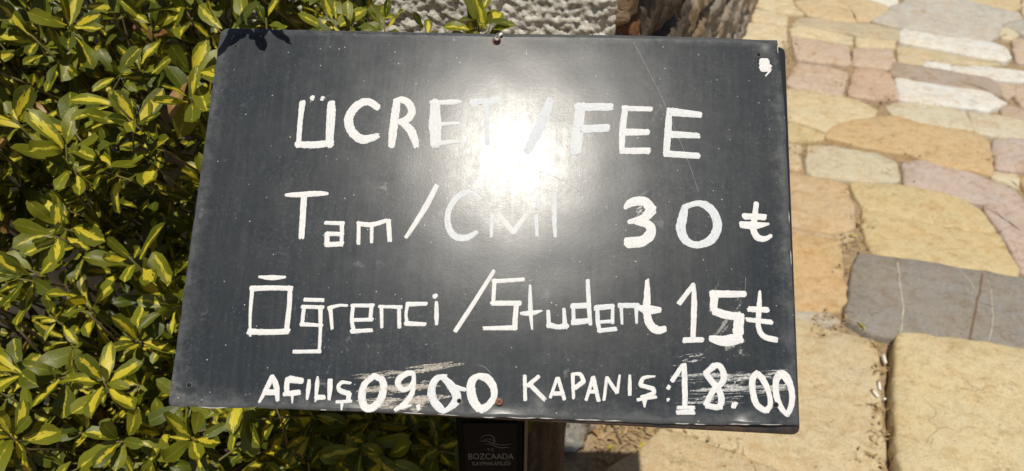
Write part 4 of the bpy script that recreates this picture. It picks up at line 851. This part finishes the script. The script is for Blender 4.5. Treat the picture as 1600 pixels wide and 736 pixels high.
# holes and screws
for i, (u, v) in enumerate(HOLES):
    u /= 1000; v /= 1000; c = bp(u, v, 0.0)
    r = 0.0021 if i != 0 else 0.0017
    mb = MB(); mb.lathe(c + BN * 0.00045, BN, [(r, -0.0004), (r * 0.98, 0.00005), (r * 0.4, 0.00005)], 18); hole = mb.build('bolt_hole', M['black'], panel, origin=c)
    mb = MB(); mb.lathe(c, BN, [(r * 1.45, 0.0), (r * 1.25, 0.0005), (r * 1.0, 0.0006), (r * 1.0, 0.0003)], 18); mb.f.pop()
    mb.build('rim', M['panel'] if i not in (4,) else M['smear_t'], hole, origin=c)
for i, (u, v) in enumerate(SCREWS):
    c = bp(u / 1000, v / 1000, 0.0)
    sc = M['screw_grey'] if i == 0 else M['screw_rust']
    ax = (BN + Vector((0.10, 0.0, 0.18)) * (1 if i == 0 else 0.3)).normalized()
    lift = 0.004 if i == 0 else 0.0016
    mb = MB(); mb.lathe(c, ax, [(0.0012, -0.002), (0.0013, lift), (0.0034, lift + 0.0004), (0.0037, lift + 0.0012), (0.0032, lift + 0.0020), (0.0018, lift + 0.0024)], 20)
    scw = mb.build('screw', sc, panel, origin=c)
    a = ax.orthogonal().normalized(); b = ax.cross(a)
    mb = MB()
    for d1, d2 in ((a, b), (b, a)):
        mb.box(c + ax * (lift + 0.0022), d1 * 0.0019, d2 * 0.00035, ax * 0.0003)
    mb.v = [tuple(Vector(v) + ax * (0.00003 * (k // 8))) for k, v in enumerate(mb.v)]
    mb.build('cross_slot', M['black'], scw, smooth=False, origin=c)
    if i == 0:
        mb = MB(); mb.lathe(c, BN, [(0.0048, 0.0001), (0.0046, 0.0011), (0.0020, 0.0012)], 20); mb.build('washer', M['screw_rust'], scw, origin=c)
        mb = MB(); mb.tube([c + BA * 0.002 - BB * 0.004 + BN * 0.001, c + BA * 0.0045 - BB * 0.0065 + BN * 0.003, c + BA * 0.006 - BB * 0.0072 + BN * 0.004], [0.0012, 0.0019, 0.0008], 6); mb.build('torn_plug', M['chip'], scw, origin=c)

# hand-painted lettering
def catmull(P, m=10):
    out = []
    for i in range(len(P) - 1):
        p0, p1, p2, p3 = P[max(i - 1, 0)], P[i], P[i + 1], P[min(i + 2, len(P) - 1)]
        for k in range(m):
            t = k / m
            out.append(0.5 * ((2 * p1) + (p2 - p0) * t + (2 * p0 - 5 * p1 + 4 * p2 - p3) * t * t + (3 * p1 - p0 - 3 * p2 + p3) * t ** 3))
    out.append(P[-1]); return out
def brush(mb, pts, base, seed, edge=0.12, cap=True):
    """one brush stroke: pts are (u mm, v mm, width mm)"""
    P = [Vector(p) for p in pts]
    C = catmull(P, 14) if len(P) > 2 else [P[0].lerp(P[1], k / 24) for k in range(25)]
    # resample to about half a millimetre
    res = [C[0]]; 
    for p in C[1:]:
        if (p.xy - res[-1].xy).length > 0.55 or p is C[-1]: res.append(p)
    L = 0.0; vs, uvs, fs = [], [], []
    tot = sum((res[i].xy - res[i - 1].xy).length for i in range(1, len(res)))
    rows = []
    d0 = (res[1].xy - res[0].xy).normalized(); d1 = (res[-1].xy - res[-2].xy).normalized()
    seq = []
    if cap:
        w0 = res[0].z; w1 = res[-1].z
        for k in (0.30, 0.22, 0.1): seq.append((res[0].xy - d0 * w0 * k * 0.9, w0 * math.sqrt(max(0, 1 - (k / 0.33) ** 2)) * (1 if k < .3 else .9), d0))
    for i, p in enumerate(res):
        seq.append((p.xy, p.z, (res[min(i + 1, len(res) - 1)].xy - res[max(i - 1, 0)].xy).normalized()))
    if cap:
        for k in (0.1, 0.22, 0.30): seq.append((res[-1].xy + d1 * w1 * k * 0.9, w1 * math.sqrt(max(0, 1 - (k / 0.33) ** 2)), d1))
    ac = (-1, -0.72, -0.3, 0.3, 0.72, 1); hh = (-0.05, 0.16, 0.22, 0.22, 0.16, -0.05)
    for i, (p, w, d) in enumerate(seq):
        if i: L += (p - seq[i - 1][0]).length
        nrm = Vector((-d.y, d.x))
        el = 1 + edge * fbm((L * 0.33, seed, 1), 3) + edge * 0.4 * noise.noise(Vector((L * 1.3, seed, 3)))
        er = 1 + edge * fbm((L * 0.33, seed, 7), 3) + edge * 0.4 * noise.noise(Vector((L * 1.3, seed, 9)))
        rag = 0.0
        if cap and (i < 3 or i > len(seq) - 4): rag = (1 if i > 3 else -1) * w1 * 0.26
        for a, h in zip(ac, hh):
            q = p + nrm * (w * 0.5 * a * (el if a < 0 else er)) + d * (rag * noise.noise(Vector((a * 2.7, seed * 3.1, i > 3))))
            u, v = q.x / 1000, q.y / 1000
            ridge = 0.04 * noise.noise(Vector((a * 6, L * 0.05, seed)))
            vs.append(bp(u, v, (base + h + ridge) / 1000)); uvs.append((a * w / 100 + seed * 0.37, L / 100))
    m = len(ac)
    for i in range(len(seq) - 1):
        for k in range(m - 1):
            a = i * m + k; fs.append((a, a + 1, a + m + 1, a + m))
    mb.add(vs, fs, uvs)
sd = 0
for li, (name, strokes) in enumerate(LETTERS):
    mb = MB(); k = 0
    for s in strokes:
        # split at sharp turns so that the brush is lifted there
        runs, cur = [], [s[0]]
        for i in range(1, len(s)):
            cur.append(s[i])
            if i < len(s) - 1:
                a = (Vector(s[i]) - Vector(s[i - 1])).xy; b = (Vector(s[i + 1]) - Vector(s[i])).xy
                if a.angle(b) > rad(75): runs.append(cur); cur = [s[i]]
        runs.append(cur)
        for r in runs:
            sd += 1
            brush(mb, r, 0.10 + 0.07 * k + 0.02 * (li % 3), sd * 1.37); k += 1
    c0 = bp(strokes[0][0][0] / 1000, strokes[0][0][1] / 1000)
    o = mb.build(name, M['paint'], panel, origin=c0, uv=True)
    th = {0: .35, 3: .5, 4: .75, 5: .9, 6: .7, 7: .35, 8: .55, 12: .3, 13: .7, 14: .6, 15: .4, 16: .8, 17: .8, 19: .85, 30: .4, 31: .45, 32: .5, 33: .6, 34: .8, 48: .55}.get(li, 0.12 + 0.2 * rng.random())
    o.color = (th, th, th, 1)

# dry-brush smears left from older, wiped-off prices
for (a, b, n, kd) in SMEAR:
    mb = MB(); a = Vector(a); b = Vector(b); dr = (b - a); Ln = dr.length; dr.normalize(); pn = Vector((-dr.y, dr.x))
    spread = {'t': 4.6, 'w': 5.5, 'g': 4.5}[kd]
    for k in range(int(n * 1.6)):
        t0 = rng.uniform(-0.05, 0.8); ln = rng.uniform(0.06, 0.36) * Ln; o = rng.gauss(0, 0.5) * spread
        w = rng.choice([0.3, 0.4, 0.5, 0.8, 2.4] if kd == 'w' else [0.35, 0.5, 0.9, 2.2, 3.5]) * (1.3 if kd == 't' else 1.0)
        if w > 2: ln *= 1.5; o *= 0.7
        p0 = a + dr * (t0 * Ln) + pn * o; p2 = p0 + dr * ln + pn * rng.uniform(-0.8, 0.8); p1 = (p0 + p2) / 2 + pn * rng.uniform(-0.5, 0.5)
        p0.x = min(p0.x, 583); p2.x = min(p2.x, 587); p1 = (p0 + p2) / 2 + pn * rng.uniform(-0.5, 0.5)
        sd += 1
        brush(mb, [(p0.x, p0.y, w * 0.4), (p1.x, p1.y, w), (p2.x, p2.y, w * 0.3)], 0.02 + 0.004 * (k % 12), sd * 0.77, 0.5, False)
        if rng.random() < 0.8:
            q = p0.lerp(p2, rng.random()); r = rng.uniform(0.3, 0.9); dq = Vector((rng.uniform(-1, 1), rng.uniform(-1, 1))).normalized() * r
            brush(mb, [(q.x - dq.x, q.y - dq.y, r), (q.x + dq.x, q.y + dq.y, r * 0.7)], 0.03, sd, 0.6, True)
    o = mb.build('paint_smear', M['smear_' + kd], panel, origin=bp(a.x / 1000, a.y / 1000), uv=True)
    o['kind'] = 'stuff'
for s in SCRATCH:
    mb = MB(); sd += 1
    P = [(x + rng.uniform(-.5, .5), y + rng.uniform(-.4, .4), 0.20 + 0.12 * rng.random()) for x, y in s]
    brush(mb, P, 0.0, sd, 0.5, False)
    mb.build('scratch', M['pale'], panel, origin=bp(s[0][0] / 1000, s[0][1] / 1000), uv=True)

# post with its nameplate
PWD, PDP = 0.0435, 0.05
def plane_z(y, off): # height of the board's back above a point of the post
    return BO.z + (-(BN.y) * (y - BO.y) - BN.x * (POST_X - BO.x)) / BN.z - off
vs = []
for (x, y) in ((-PWD, 0), (PWD, 0), (PWD, PDP), (-PWD, PDP)):
    vs.append((POST_X + x, POST_Y + y, 0.0))
for (x, y) in ((-PWD, 0), (PWD, 0), (PWD, PDP), (-PWD, PDP)):
    vs.append((POST_X + x, POST_Y + y, plane_z(POST_Y + y, 0.031)))
bm = bmesh.new(); bvs = [bm.verts.new(v) for v in vs]
for f in ((3, 2, 1, 0), (4, 5, 6, 7), (0, 1, 5, 4), (1, 2, 6, 5), (2, 3, 7, 6), (3, 0, 4, 7)): bm.faces.new([bvs[i] for i in f])
bmesh.ops.bevel(bm, geom=bm.edges[:], offset=0.0025, segments=2, affect='EDGES')
bm.verts.index_update()
post = obj('post', [v.co.copy() for v in bm.verts], [tuple(v.index for v in f.verts) for f in bm.faces], M['post'], sign, smooth=False, origin=(POST_X, POST_Y, 0))
mb = MB(); mb.box((POST_X + PWD + 0.0022, POST_Y + 0.003, 0.55), (0.0020, 0, 0), (0, 0.004, 0), (0, 0, 0.545)); mb.build('edge_strip', M['flange'], post, smooth=False, origin=(POST_X, POST_Y, 0))
mb = MB(); mb.box((POST_X, POST_Y + 0.025, 0.006), (0.09, 0, 0), (0, 0.07, 0), (0, 0, 0.006))
for sx in (-1, 1):
    for sy in (-1, 1): mb.lathe((POST_X + sx * 0.07, POST_Y + 0.025 + sy * 0.05, 0.0125), (0, 0, 1), [(0.009, 0), (0.009, 0.006), (0.004, 0.008)], 6)
mb.build('base_plate', M['frame'], sign, smooth=False, origin=(POST_X, POST_Y, 0))
# brackets from post to tray
for sx in (-1, 1):
    mb = MB(); x = POST_X + sx * (PWD + 0.012)
    y0, y1 = POST_Y + 0.012, POST_Y + 0.045
    mb.tube([(x, POST_Y + 0.03, 0.95), (x, POST_Y + 0.03, plane_z(POST_Y + 0.03, 0.033) - 0.01), (x + sx * 0.05, POST_Y + 0.06, plane_z(POST_Y + 0.06, 0.033))], [0.005, 0.005, 0.005], 8)
    mb.build('bracket', M['frame'], sign, origin=(POST_X, POST_Y, 0))
PZ = LOGO_Z
mb = MB(); mb.box((POST_X, POST_Y - 0.0012, PZ + 0.012), (0.034, 0, 0), (0, 0.001, 0), (0, 0, 0.062)); plate = mb.build('nameplate', M['plate'], post, smooth=False, origin=(POST_X, POST_Y, PZ))
def text(body, z, width, height, dx=0):
    cu = bpy.data.curves.new('t', 'FONT'); cu.body = body; cu.align_x = 'CENTER'; cu.size = 1.0; cu.resolution_u = 3
    tmp = bpy.data.objects.new('t', cu); COL.objects.link(tmp)
    bpy.context.view_layer.update()
    me = bpy.data.meshes.new_from_object(tmp.evaluated_get(bpy.context.evaluated_depsgraph_get()))
    co = np.empty(len(me.vertices) * 3); me.vertices.foreach_get('co', co); co = co.reshape(-1, 3)
    w = co[:, 0].max() - co[:, 0].min(); cx = (co[:, 0].max() + co[:, 0].min()) / 2
    sx = width / w; sz = height / 0.73
    vs = [(POST_X + dx + (c[0] - cx) * sx, POST_Y - 0.0026, z + c[1] * sz) for c in co]
    fs = [tuple(p.vertices) for p in me.polygons]
    bpy.data.objects.remove(tmp); bpy.data.curves.remove(cu); bpy.data.meshes.remove(me)
    return vs, fs
mb = MB()
for body, dz, w, h in (('BOZCAADA', 0.0, 0.0595, 0.0133), ('KAYMAKAMLIĞI', -0.0135, 0.050, 0.0088), ('T.C.', 0.0175, 0.010, 0.0060)):
    mb.add(*text(body, PZ + dz, w, h))
def ribbon(pts, hw):
    C = catmull([Vector(p) for p in pts], 8); vs, fs = [], []
    for i, p in enumerate(C):
        d = (C[min(i + 1, len(C) - 1)] - C[max(i - 1, 0)]).normalized(); q = Vector((-d.y, d.x)); w = hw * (0.35 + 0.65 * math.sin(math.pi * min(0.97, max(0.03, i / (len(C) - 1)))))
        for s in (-1, 1): vs.append((POST_X + (p.x + q.x * w * s) / 1000, POST_Y - 0.0026 - 0.00005 * len(pts), PZ + (p.y + q.y * w * s) / 1000))
    mb.add(vs, [(2 * i, 2 * i + 1, 2 * i + 3, 2 * i + 2) for i in range(len(C) - 1)])
ribbon([(-13, 44), (-8, 50), (-1, 51), (4, 46), (5, 38), (3, 33)], 0.5)
ribbon([(-15, 38), (-6, 39), (2, 35), (12, 31), (28, 32)], 0.6)
ribbon([(-8, 33), (0, 32), (8, 27), (14, 25), (20, 26), (24, 25)], 0.6)
ribbon([(-10, 41), (-3, 43), (3, 40), (8, 37)], 0.4)
mb.build('emblem_print', M['print'], plate, smooth=False, origin=(POST_X, POST_Y, PZ))

# ------------------------------------------------------------------ the hedge
hedge = empty('variegated_hedge', (-0.6, 0.95, 0), 'dense evergreen hedge with glossy green and yellow leaves, left of and under the board', 'hedge')
rl = random.Random(5)
NVAR = 90
UL, UW = 8, 4
def leaf_variant(i):
    r1, r2 = rl.random(), rl.random()
    ratio = rl.uniform(0.40, 0.54); droop = rl.uniform(-0.18, 0.55); fold = rl.uniform(0.0, 0.38); wave = rl.uniform(0.0, 0.06); twist = rl.uniform(-0.5, 0.5); ph = rl.uniform(0, 6)
    side = rl.uniform(-0.10, 0.10); tipw = rl.uniform(0.36, 0.54)
    vs, fs, uv = [], [], []
    for j in range(UL + 1):
        t = j / UL
        w = ratio * 0.5 * (t ** 0.95) * ((1.0001 - t) ** tipw) * 2.05 + 0.018 * (1 - t)
        for k in range(UW + 1):
            a = (k / UW) * 2 - 1
            x = a * w * (1 + 0.05 * math.sin(j * 2.3 + ph + a))
            z = -droop * t * t + fold * abs(a) * w + wave * math.sin(t * 9 + ph + a * 1.3) * abs(a)
            tw = twist * t
            xx = x * math.cos(tw) - (z) * math.sin(tw) * 0.6
            zz = z + x * math.sin(tw)
            vs.append((xx + side * t * t, t * (1 - 0.12 * droop * t), zz)); uv.append((a, t))
    n = UW + 1
    for j in range(UL):
        for k in range(UW): a = j * n + k; fs.append((a, a + 1, a + n + 1, a + n))
    return np.array(vs), fs, uv, (r1, r2)
VARS = [leaf_variant(i) for i in range(NVAR)]
def leaf_mesh(name, vs, fs, uv, rnd, mat):
    me = bpy.data.meshes.new(name); me.from_pydata([tuple(v) for v in vs], [], fs)
    vi = np.empty(len(me.loops), dtype=np.int32); me.loops.foreach_get('vertex_index', vi)
    for nm, data in (('UVMap', uv), ('Rnd', rnd)):
        l = me.uv_layers.new(name=nm); l.data.foreach_set('uv', np.asarray(data, dtype=np.float32)[vi].ravel())
    me.polygons.foreach_set('use_smooth', [True] * len(me.polygons)); me.materials.append(mat)
    return me
VMESH = [leaf_mesh('leaf', v, f, u, [r] * len(v), M['leaf']) for v, f, u, r in VARS]
VBROWN = [leaf_mesh('leaf', v, f, u, [r] * len(v), M['leaf_brown']) for v, f, u, r in VARS[:4]]

VIEW = Vector((0, math.cos(rad(PITCH)), -math.sin(rad(PITCH))))
def hedge_front(x, t):
    """outer skin of the hedge: x across, t up its slope; returns point and outward normal"""
    b = 0.0
    if x > -0.36: b = 0.10 * min(1, (x + 0.36) / 0.10)              # it stands back behind the board
    bul = 0.045 * noise.noise(Vector((x * 4.2, t * 4.2, 7))) + 0.025 * noise.noise(Vector((x * 10, t * 10, 2)))
    y = 0.745 + 0.60 * t; z = 1.08 + 0.78 * t
    if t < -0.38:
        e = -0.38 - t; y = 0.745 - 0.228 - 0.10 * e; z = 1.08 - 0.296 - 1.0 * e
    if t > 0.42:
        e = t - 0.42; y = 0.745 + 0.252 + 0.95 * e; z = 1.08 + 0.33 + 0.25 * e
    n = Vector((0, -0.78, 0.62)) if t > -0.38 else Vector((0, -0.98, 0.15))
    if t > 0.42: n = Vector((0, -0.3, 0.95))
    return Vector((x, y, z)) - n * (b + 0.05 - bul), n
leaves = []     # (matrix, variant, layer, brown)
stems = MB(); twigs = MB()
def rosette(P, D, n, size, layer, spread=1.0):
    D = D.normalized(); a = D.orthogonal().normalized(); b = D.cross(a)
    az0 = rl.uniform(0, 6.28)
    for k in range(n):
        az = az0 + k * 2.39996 + rl.uniform(-.25, .25)
        th = rad(rl.uniform(22, 45) + 48 * (k / n) * spread)
        rad_v = a * math.cos(az) + b * math.sin(az)
        d = (D * math.cos(th) + rad_v * math.sin(th)).normalized()
        up = (D * 0.8 + Vector((0, -0.1, 0.55)) + Vector((rl.uniform(-.4, .4), rl.uniform(-.4, .4), rl.uniform(-.4, .4))))
        nz = (up - d * up.dot(d)).normalized()
        nx_ = d.cross(nz).normalized()
        s = size * rl.uniform(0.62, 1.12) * (0.72 + 0.28 * k / n)
        M4 = Matrix(((nx_.x * s, d.x * s, nz.x * s, 0), (nx_.y * s, d.y * s, nz.y * s, 0), (nx_.z * s, d.z * s, nz.z * s, 0), (0, 0, 0, 1)))
        base = P - D * (0.004 + 0.030 * (k / n)) + rad_v * 0.002
        M4.translation = base + d * 0.004
        leaves.append((M4, rl.randrange(NVAR), layer, rl.random() < 0.014))
    return
def shoot(P, D, layer, n=None, size=None, length=0.13):
    n = n or rl.randint(6, 9); size = size or rl.choice([rl.uniform(0.036, 0.05), rl.uniform(0.05, 0.074), rl.uniform(0.05, 0.074)])
    rosette(P, D, n, size, layer)
    Q = P - D.normalized() * length * 0.5 + Vector((0, 0, -0.02)); R_ = Q - D.normalized() * length * 0.4 + Vector((rl.uniform(-.02, .02), 0.03, -0.05))
    stems.tube([P, Q, R_], [0.0011, 0.0017, 0.0026], 5)
def allowed(x, t):
    # silhouette: full height at the left, low behind the board, open at the wall's corner
    tmax = 0.75
    if x > -0.30: tmax = 0.75 - (x + 0.30) * 2.6
    if x > -0.135: tmax = min(tmax, 0.285)
    xmax = -0.02 if t < 0.1 else 0.03
    return t < tmax and x < xmax
for layer, (cnt, dep) in enumerate(((280, 0.0), (270, 0.075), (330, 0.15), (420, 0.22), (560, 0.30))):
    k = 0; tries = 0
    while k < cnt and tries < 20000:
        tries += 1
        x = rl.uniform(-1.35, 0.07); t = rl.uniform(-0.95, 0.75)
        if not allowed(x, t): continue
        P, N_ = hedge_front(x, t)
        P = P - N_ * (dep + rl.uniform(-0.02, 0.035))
        if right_of_wall(P.xy) > -0.06 and P.y > 1.1: continue
        if (P.xy - WC).dot(-fn) > -0.05 and P.z < WH: continue
        D = N_ * 0.75 + Vector((rl.uniform(-.7, .7), rl.uniform(-.4, .4), 0.35 + rl.uniform(-.5, .5)))
        shoot(P, D, layer)
        k += 1
# sprigs standing above the board's upper edge and over its left corner
SPR = SPRIGS
for (p, D, n, sz, ly) in SPR: shoot(Vector(p), Vector(D), ly, n, sz, 0.10 if ly == 0 else 0.05)
# main branches inside
for k in range(46):
    x = rl.uniform(-1.3, 0.0); y0 = rl.uniform(0.85, 1.08); t = rl.uniform(-0.6, 0.35)
    if not allowed(x, t): continue
    P, N_ = hedge_front(x, t); P = P - N_ * 0.05
    b0 = Vector((x + rl.uniform(-.15, .15), y0, 0.0)); mid = b0.lerp(P, 0.55) + Vector((rl.uniform(-.06, .06), 0.05, rl.uniform(-.05, .05)))
    br = MB(); br.tube(catmull([b0, b0.lerp(mid, .5) + Vector((rl.uniform(-.03, .03), 0, 0)), mid, P], 4), [0.008 - 0.0066 * i / 12 for i in range(13)], 6)
    br.build('branch', M['bark'], hedge, origin=(b0.x, b0.y, 0))
o = stems.build('stem', M['stem'], hedge, origin=hedge.location); o['kind'] = 'stuff'

# leaves that would cut through the sheet, the tray or the post are left off
quad = [np.array(v)[[0, 2 * 5, 4 * 5 + 0, 4 * 5 + 4, 8 * 5 + 2]] for v, _, _, _ in VARS]
def hits_board(Mx):
    for y in (0.0, 0.5, 1.0):
        p = Mx @ Vector((0, y, 0)) - BO
        u, v, h = p.dot(BA), p.dot(BB), p.dot(BN)
        if -0.03 < u < BW + 0.03 and -0.022 < v < BH + 0.03 and -0.055 < h < 0.03: return True
        q = Mx @ Vector((0, y, 0))
        if abs(q.x - POST_X) < PWD + 0.02 and POST_Y - 0.03 < q.y < POST_Y + PDP + 0.02: return True
        if -0.03 < u < BW + 0.03 and 0.0 < v < BH + 0.03 and 0 < h < 0.6: return True
    return False
keep = [l for l in leaves if l[2] == 9 or not hits_board(l[0])]
# which leaves show largest: cast a ray at each from the viewpoint
tv, tf = [], []
for Mx, vi, layer, br in keep:
    vv = VARS[vi][0]; b = len(tv)
    for idx in (0, 3 * 5, 3 * 5 + 4, 6 * 5, 6 * 5 + 4, 8 * 5 + 2): tv.append(Mx @ Vector(vv[idx]))
    tf += [(b, b + 1, b + 2), (b + 1, b + 3, b + 4, b + 2), (b + 3, b + 5, b + 4)]
tree = BVHTree.FromPolygons(tv, tf)
fx = 0.5 / (18.0 / 27.0); score = []
up = Vector((0, math.sin(rad(PITCH)), math.cos(rad(PITCH))))
for i, (Mx, vi, layer, br) in enumerate(keep):
    c = Mx @ Vector((0, 0.55, 0)); d = c - CAM; dep = d.dot(VIEW)
    if dep < 0.1: continue
    X, Y = d.x / dep, d.dot(up) / dep
    if abs(X) > 0.68 or abs(Y) > 0.32: continue
    # behind the board?
    tt = (BO - CAM).dot(BN) / d.dot(BN)
    if tt < 1:
        q = CAM + d * tt - BO
        if 0 < q.dot(BA) < BW and 0 < q.dot(BB) < BH: continue
    vis = 0
    for y, x in ((0.3, 0), (0.55, 0.12), (0.55, -0.12), (0.8, 0)):
        p = Mx @ Vector((x, y, 0)); dd = p - CAM
        hit = tree.ray_cast(CAM, dd.normalized(), dd.length + 0.02)
        if hit[0] is not None and hit[2] // 3 == i: vis += 1
    if not vis: continue
    nrm = Vector((Mx[0][2], Mx[1][2], Mx[2][2])).normalized(); size = Mx.to_scale().y
    score.append((vis * size * size * (0.15 + abs(nrm.dot(d.normalized()))) / dep / dep, i))
score.sort(reverse=True)
singles = set(i for _, i in score[:300])
hinv = Matrix.Translation(-hedge.location)
AV, AF, AU, AR, BVv, BF, BU, BR = [], [], [], [], [], [], [], []
nb = nbb = 0
for i, (Mx, vi, layer, br) in enumerate(keep):
    if i in singles:
        o = bpy.data.objects.new('leaf', VBROWN[vi % 4] if br else VMESH[vi])
        COL.objects.link(o); o.parent = hedge
        o.matrix_local = hinv @ Mx
    else:
        v, f, u, r = VARS[vi]
        A4 = np.array(Mx); w = v @ A4[:3, :3].T + A4[:3, 3] - np.array(hedge.location)
        if br: BVv.append(w); BF.append(np.array(f) + nbb); BU += u; BR += [r] * len(v); nbb += len(v)
        else: AV.append(w); AF.append(np.array(f) + nb); AU += u; AR += [r] * len(v); nb += len(v)
for nm, V_, F_, U_, R_, mt in (('foliage', AV, AF, AU, AR, M['leaf']), ('withered_foliage', BVv, BF, BU, BR, M['leaf_brown'])):
    me = leaf_mesh(nm, np.concatenate(V_), np.concatenate(F_).tolist(), U_, R_, mt)
    o = bpy.data.objects.new(nm, me); o['kind'] = 'stuff'; link(o, hedge)
print('leaves', len(keep), 'single', len(singles), 'visible', len(score))

# ------------------------------------------------------------------ litter
lt = MB(); rr = random.Random(3)
def surf(x, y): return max(soil_z(x, y), -0.02) + 0.004
for ci, (c, r, n) in enumerate(LITTER):
    for k in range(n if ci >= 4 else 2 * n):
        x, y = c[0] + rr.gauss(0, r * 0.5), c[1] + rr.gauss(0, r * 0.5)
        dirt = ci < 4; z = (surf(x, y) if dirt else -0.002) + rr.uniform(0, 0.010); a = rr.uniform(0, 6.28); L = rr.uniform(0.006, 0.026) if dirt else rr.uniform(0.004, 0.016)
        if dirt and right_of_wall((x, y)) < 0.03: continue
        d = Vector((math.cos(a), math.sin(a), rr.uniform(-.3, .3))); p = Vector((x, y, z))
        if rr.random() < 0.5:
            m = p + d * L + Vector((0, 0, rr.uniform(0, .006)))
            lt.tube([p, m, m + (d + Vector((rr.uniform(-.4, .4), rr.uniform(-.4, .4), 0))) * L], [0.0009, 0.0008, 0.0005], 4)
        else:
            q = Vector((-d.y, d.x, rr.uniform(-.5, .5))) * L * rr.uniform(0.2, 0.4); h = Vector((0, 0, L * .25))
            lt.add([p - d * L * .6, p + q, p + d * L * .7 + h, p - q, p + h * .8], [(0, 3, 4), (3, 2, 4), (2, 1, 4), (1, 0, 4)])
o = lt.build('leaf_litter', M['straw'], None, smooth=False); o['kind'] = 'stuff'; o['label'] = 'dry straw and leaf crumbs lying in the paving joints'; o['category'] = 'litter'
# twigs in the dirt beside the wall
tl = ['thin dry twig lying in the dirt right of the post', 'forked dry twig on the lit dirt under the board edge', 'short bent twig beside the pale wall foot']
for k, (x, y, a, L) in enumerate(TWIGS):
    mb = MB(); d = Vector((math.cos(a), math.sin(a), 0)); z = surf(x, y) + 0.012
    p = [Vector((x, y, z)) + d * L * t + Vector((-d.y, d.x, 0)) * 0.012 * noise.noise(Vector((t * 3, k, 1))) + Vector((0, 0, 0.008 * math.sin(t * 3))) for t in (0, .25, .5, .75, 1)]
    mb.tube(p, [0.0022, 0.002, 0.0018, 0.0014, 0.0008], 6)
    e = p[2] + (d + Vector((-d.y, d.x, 0.2)) * 0.8) * L * 0.3; mb.tube([p[2], e], [0.0014, 0.0006], 5)
    o = mb.build('twig', M['bark'], None, origin=(x, y, z)); o['label'] = tl[k]; o['category'] = 'twig'; o['group'] = 'twigs in the dirt'
# white scraps in the joint left of the big slab
sl_ = ['white cigarette end in the joint, nearest the dark grey veined stone', 'white cigarette end in the joint, middle of three', 'white cigarette end lying across the joint, nearest the viewer', 'tiny white crumb in the joint beside the dark gap']
for k, ((x, y), a, L) in enumerate(SCRAPS):
    d = Vector((math.cos(a), math.sin(a), 0.1)).normalized(); p = Vector((x, y, 0.002)); r = 0.0042 if k < 3 else 0.003
    root = MB(); root.tube([p - d * L * .5, p - d * L * .45, p + d * L * .1, p + d * L * .45, p + d * L * .5], [r * .8, r, r * .95, r * .9, r * .6], 10)
    nm = 'cigarette_end' if k < 3 else 'crumb'
    if k < 3:
        o = empty(nm, (x, y, 0), sl_[k], 'litter', 'cigarette ends in the joint'); root.build('paper', M['chip'], o, origin=p)
        f = MB(); f.tube([p + d * L * .5, p + d * L * .78], [r * .85, r * .8], 10); f.build('burnt_tip', M['straw'], o, origin=p)
    else:
        o = root.build(nm, M['chip'], None, origin=p); o['label'] = sl_[k]; o['category'] = 'litter'
# fallen leaves on the stones
fl = ['yellow fallen leaf at the lower left corner of the dark grey veined stone', 'yellow leaf on the dirt under the board edge', 'pale yellow leaf in the joint above the dark grey veined stone', 'brown withered leaf on the dirt beside the wall foot', 'small yellow leaf in the shaded dirt near the post']
for k, (x, y, a, s) in enumerate(FALLEN):
    me = leaf_mesh('fallen_leaf', VARS[k + 6][0], VARS[k + 6][1], VARS[k + 6][2], [(0.98, 0.9)] * len(VARS[0][0]), M['leaf'] if k != 3 else M['leaf_brown'])
    o = bpy.data.objects.new('fallen_leaf', me); link(o); o.location = (x, y, 0.008 if k in (0, 2) else surf(x, y) + 0.012); o.rotation_euler = (0.25, 0.1, a); o.scale = (s, s, s)
    o['label'] = fl[k]; o['category'] = 'leaf'; o['group'] = 'fallen leaves on the ground'
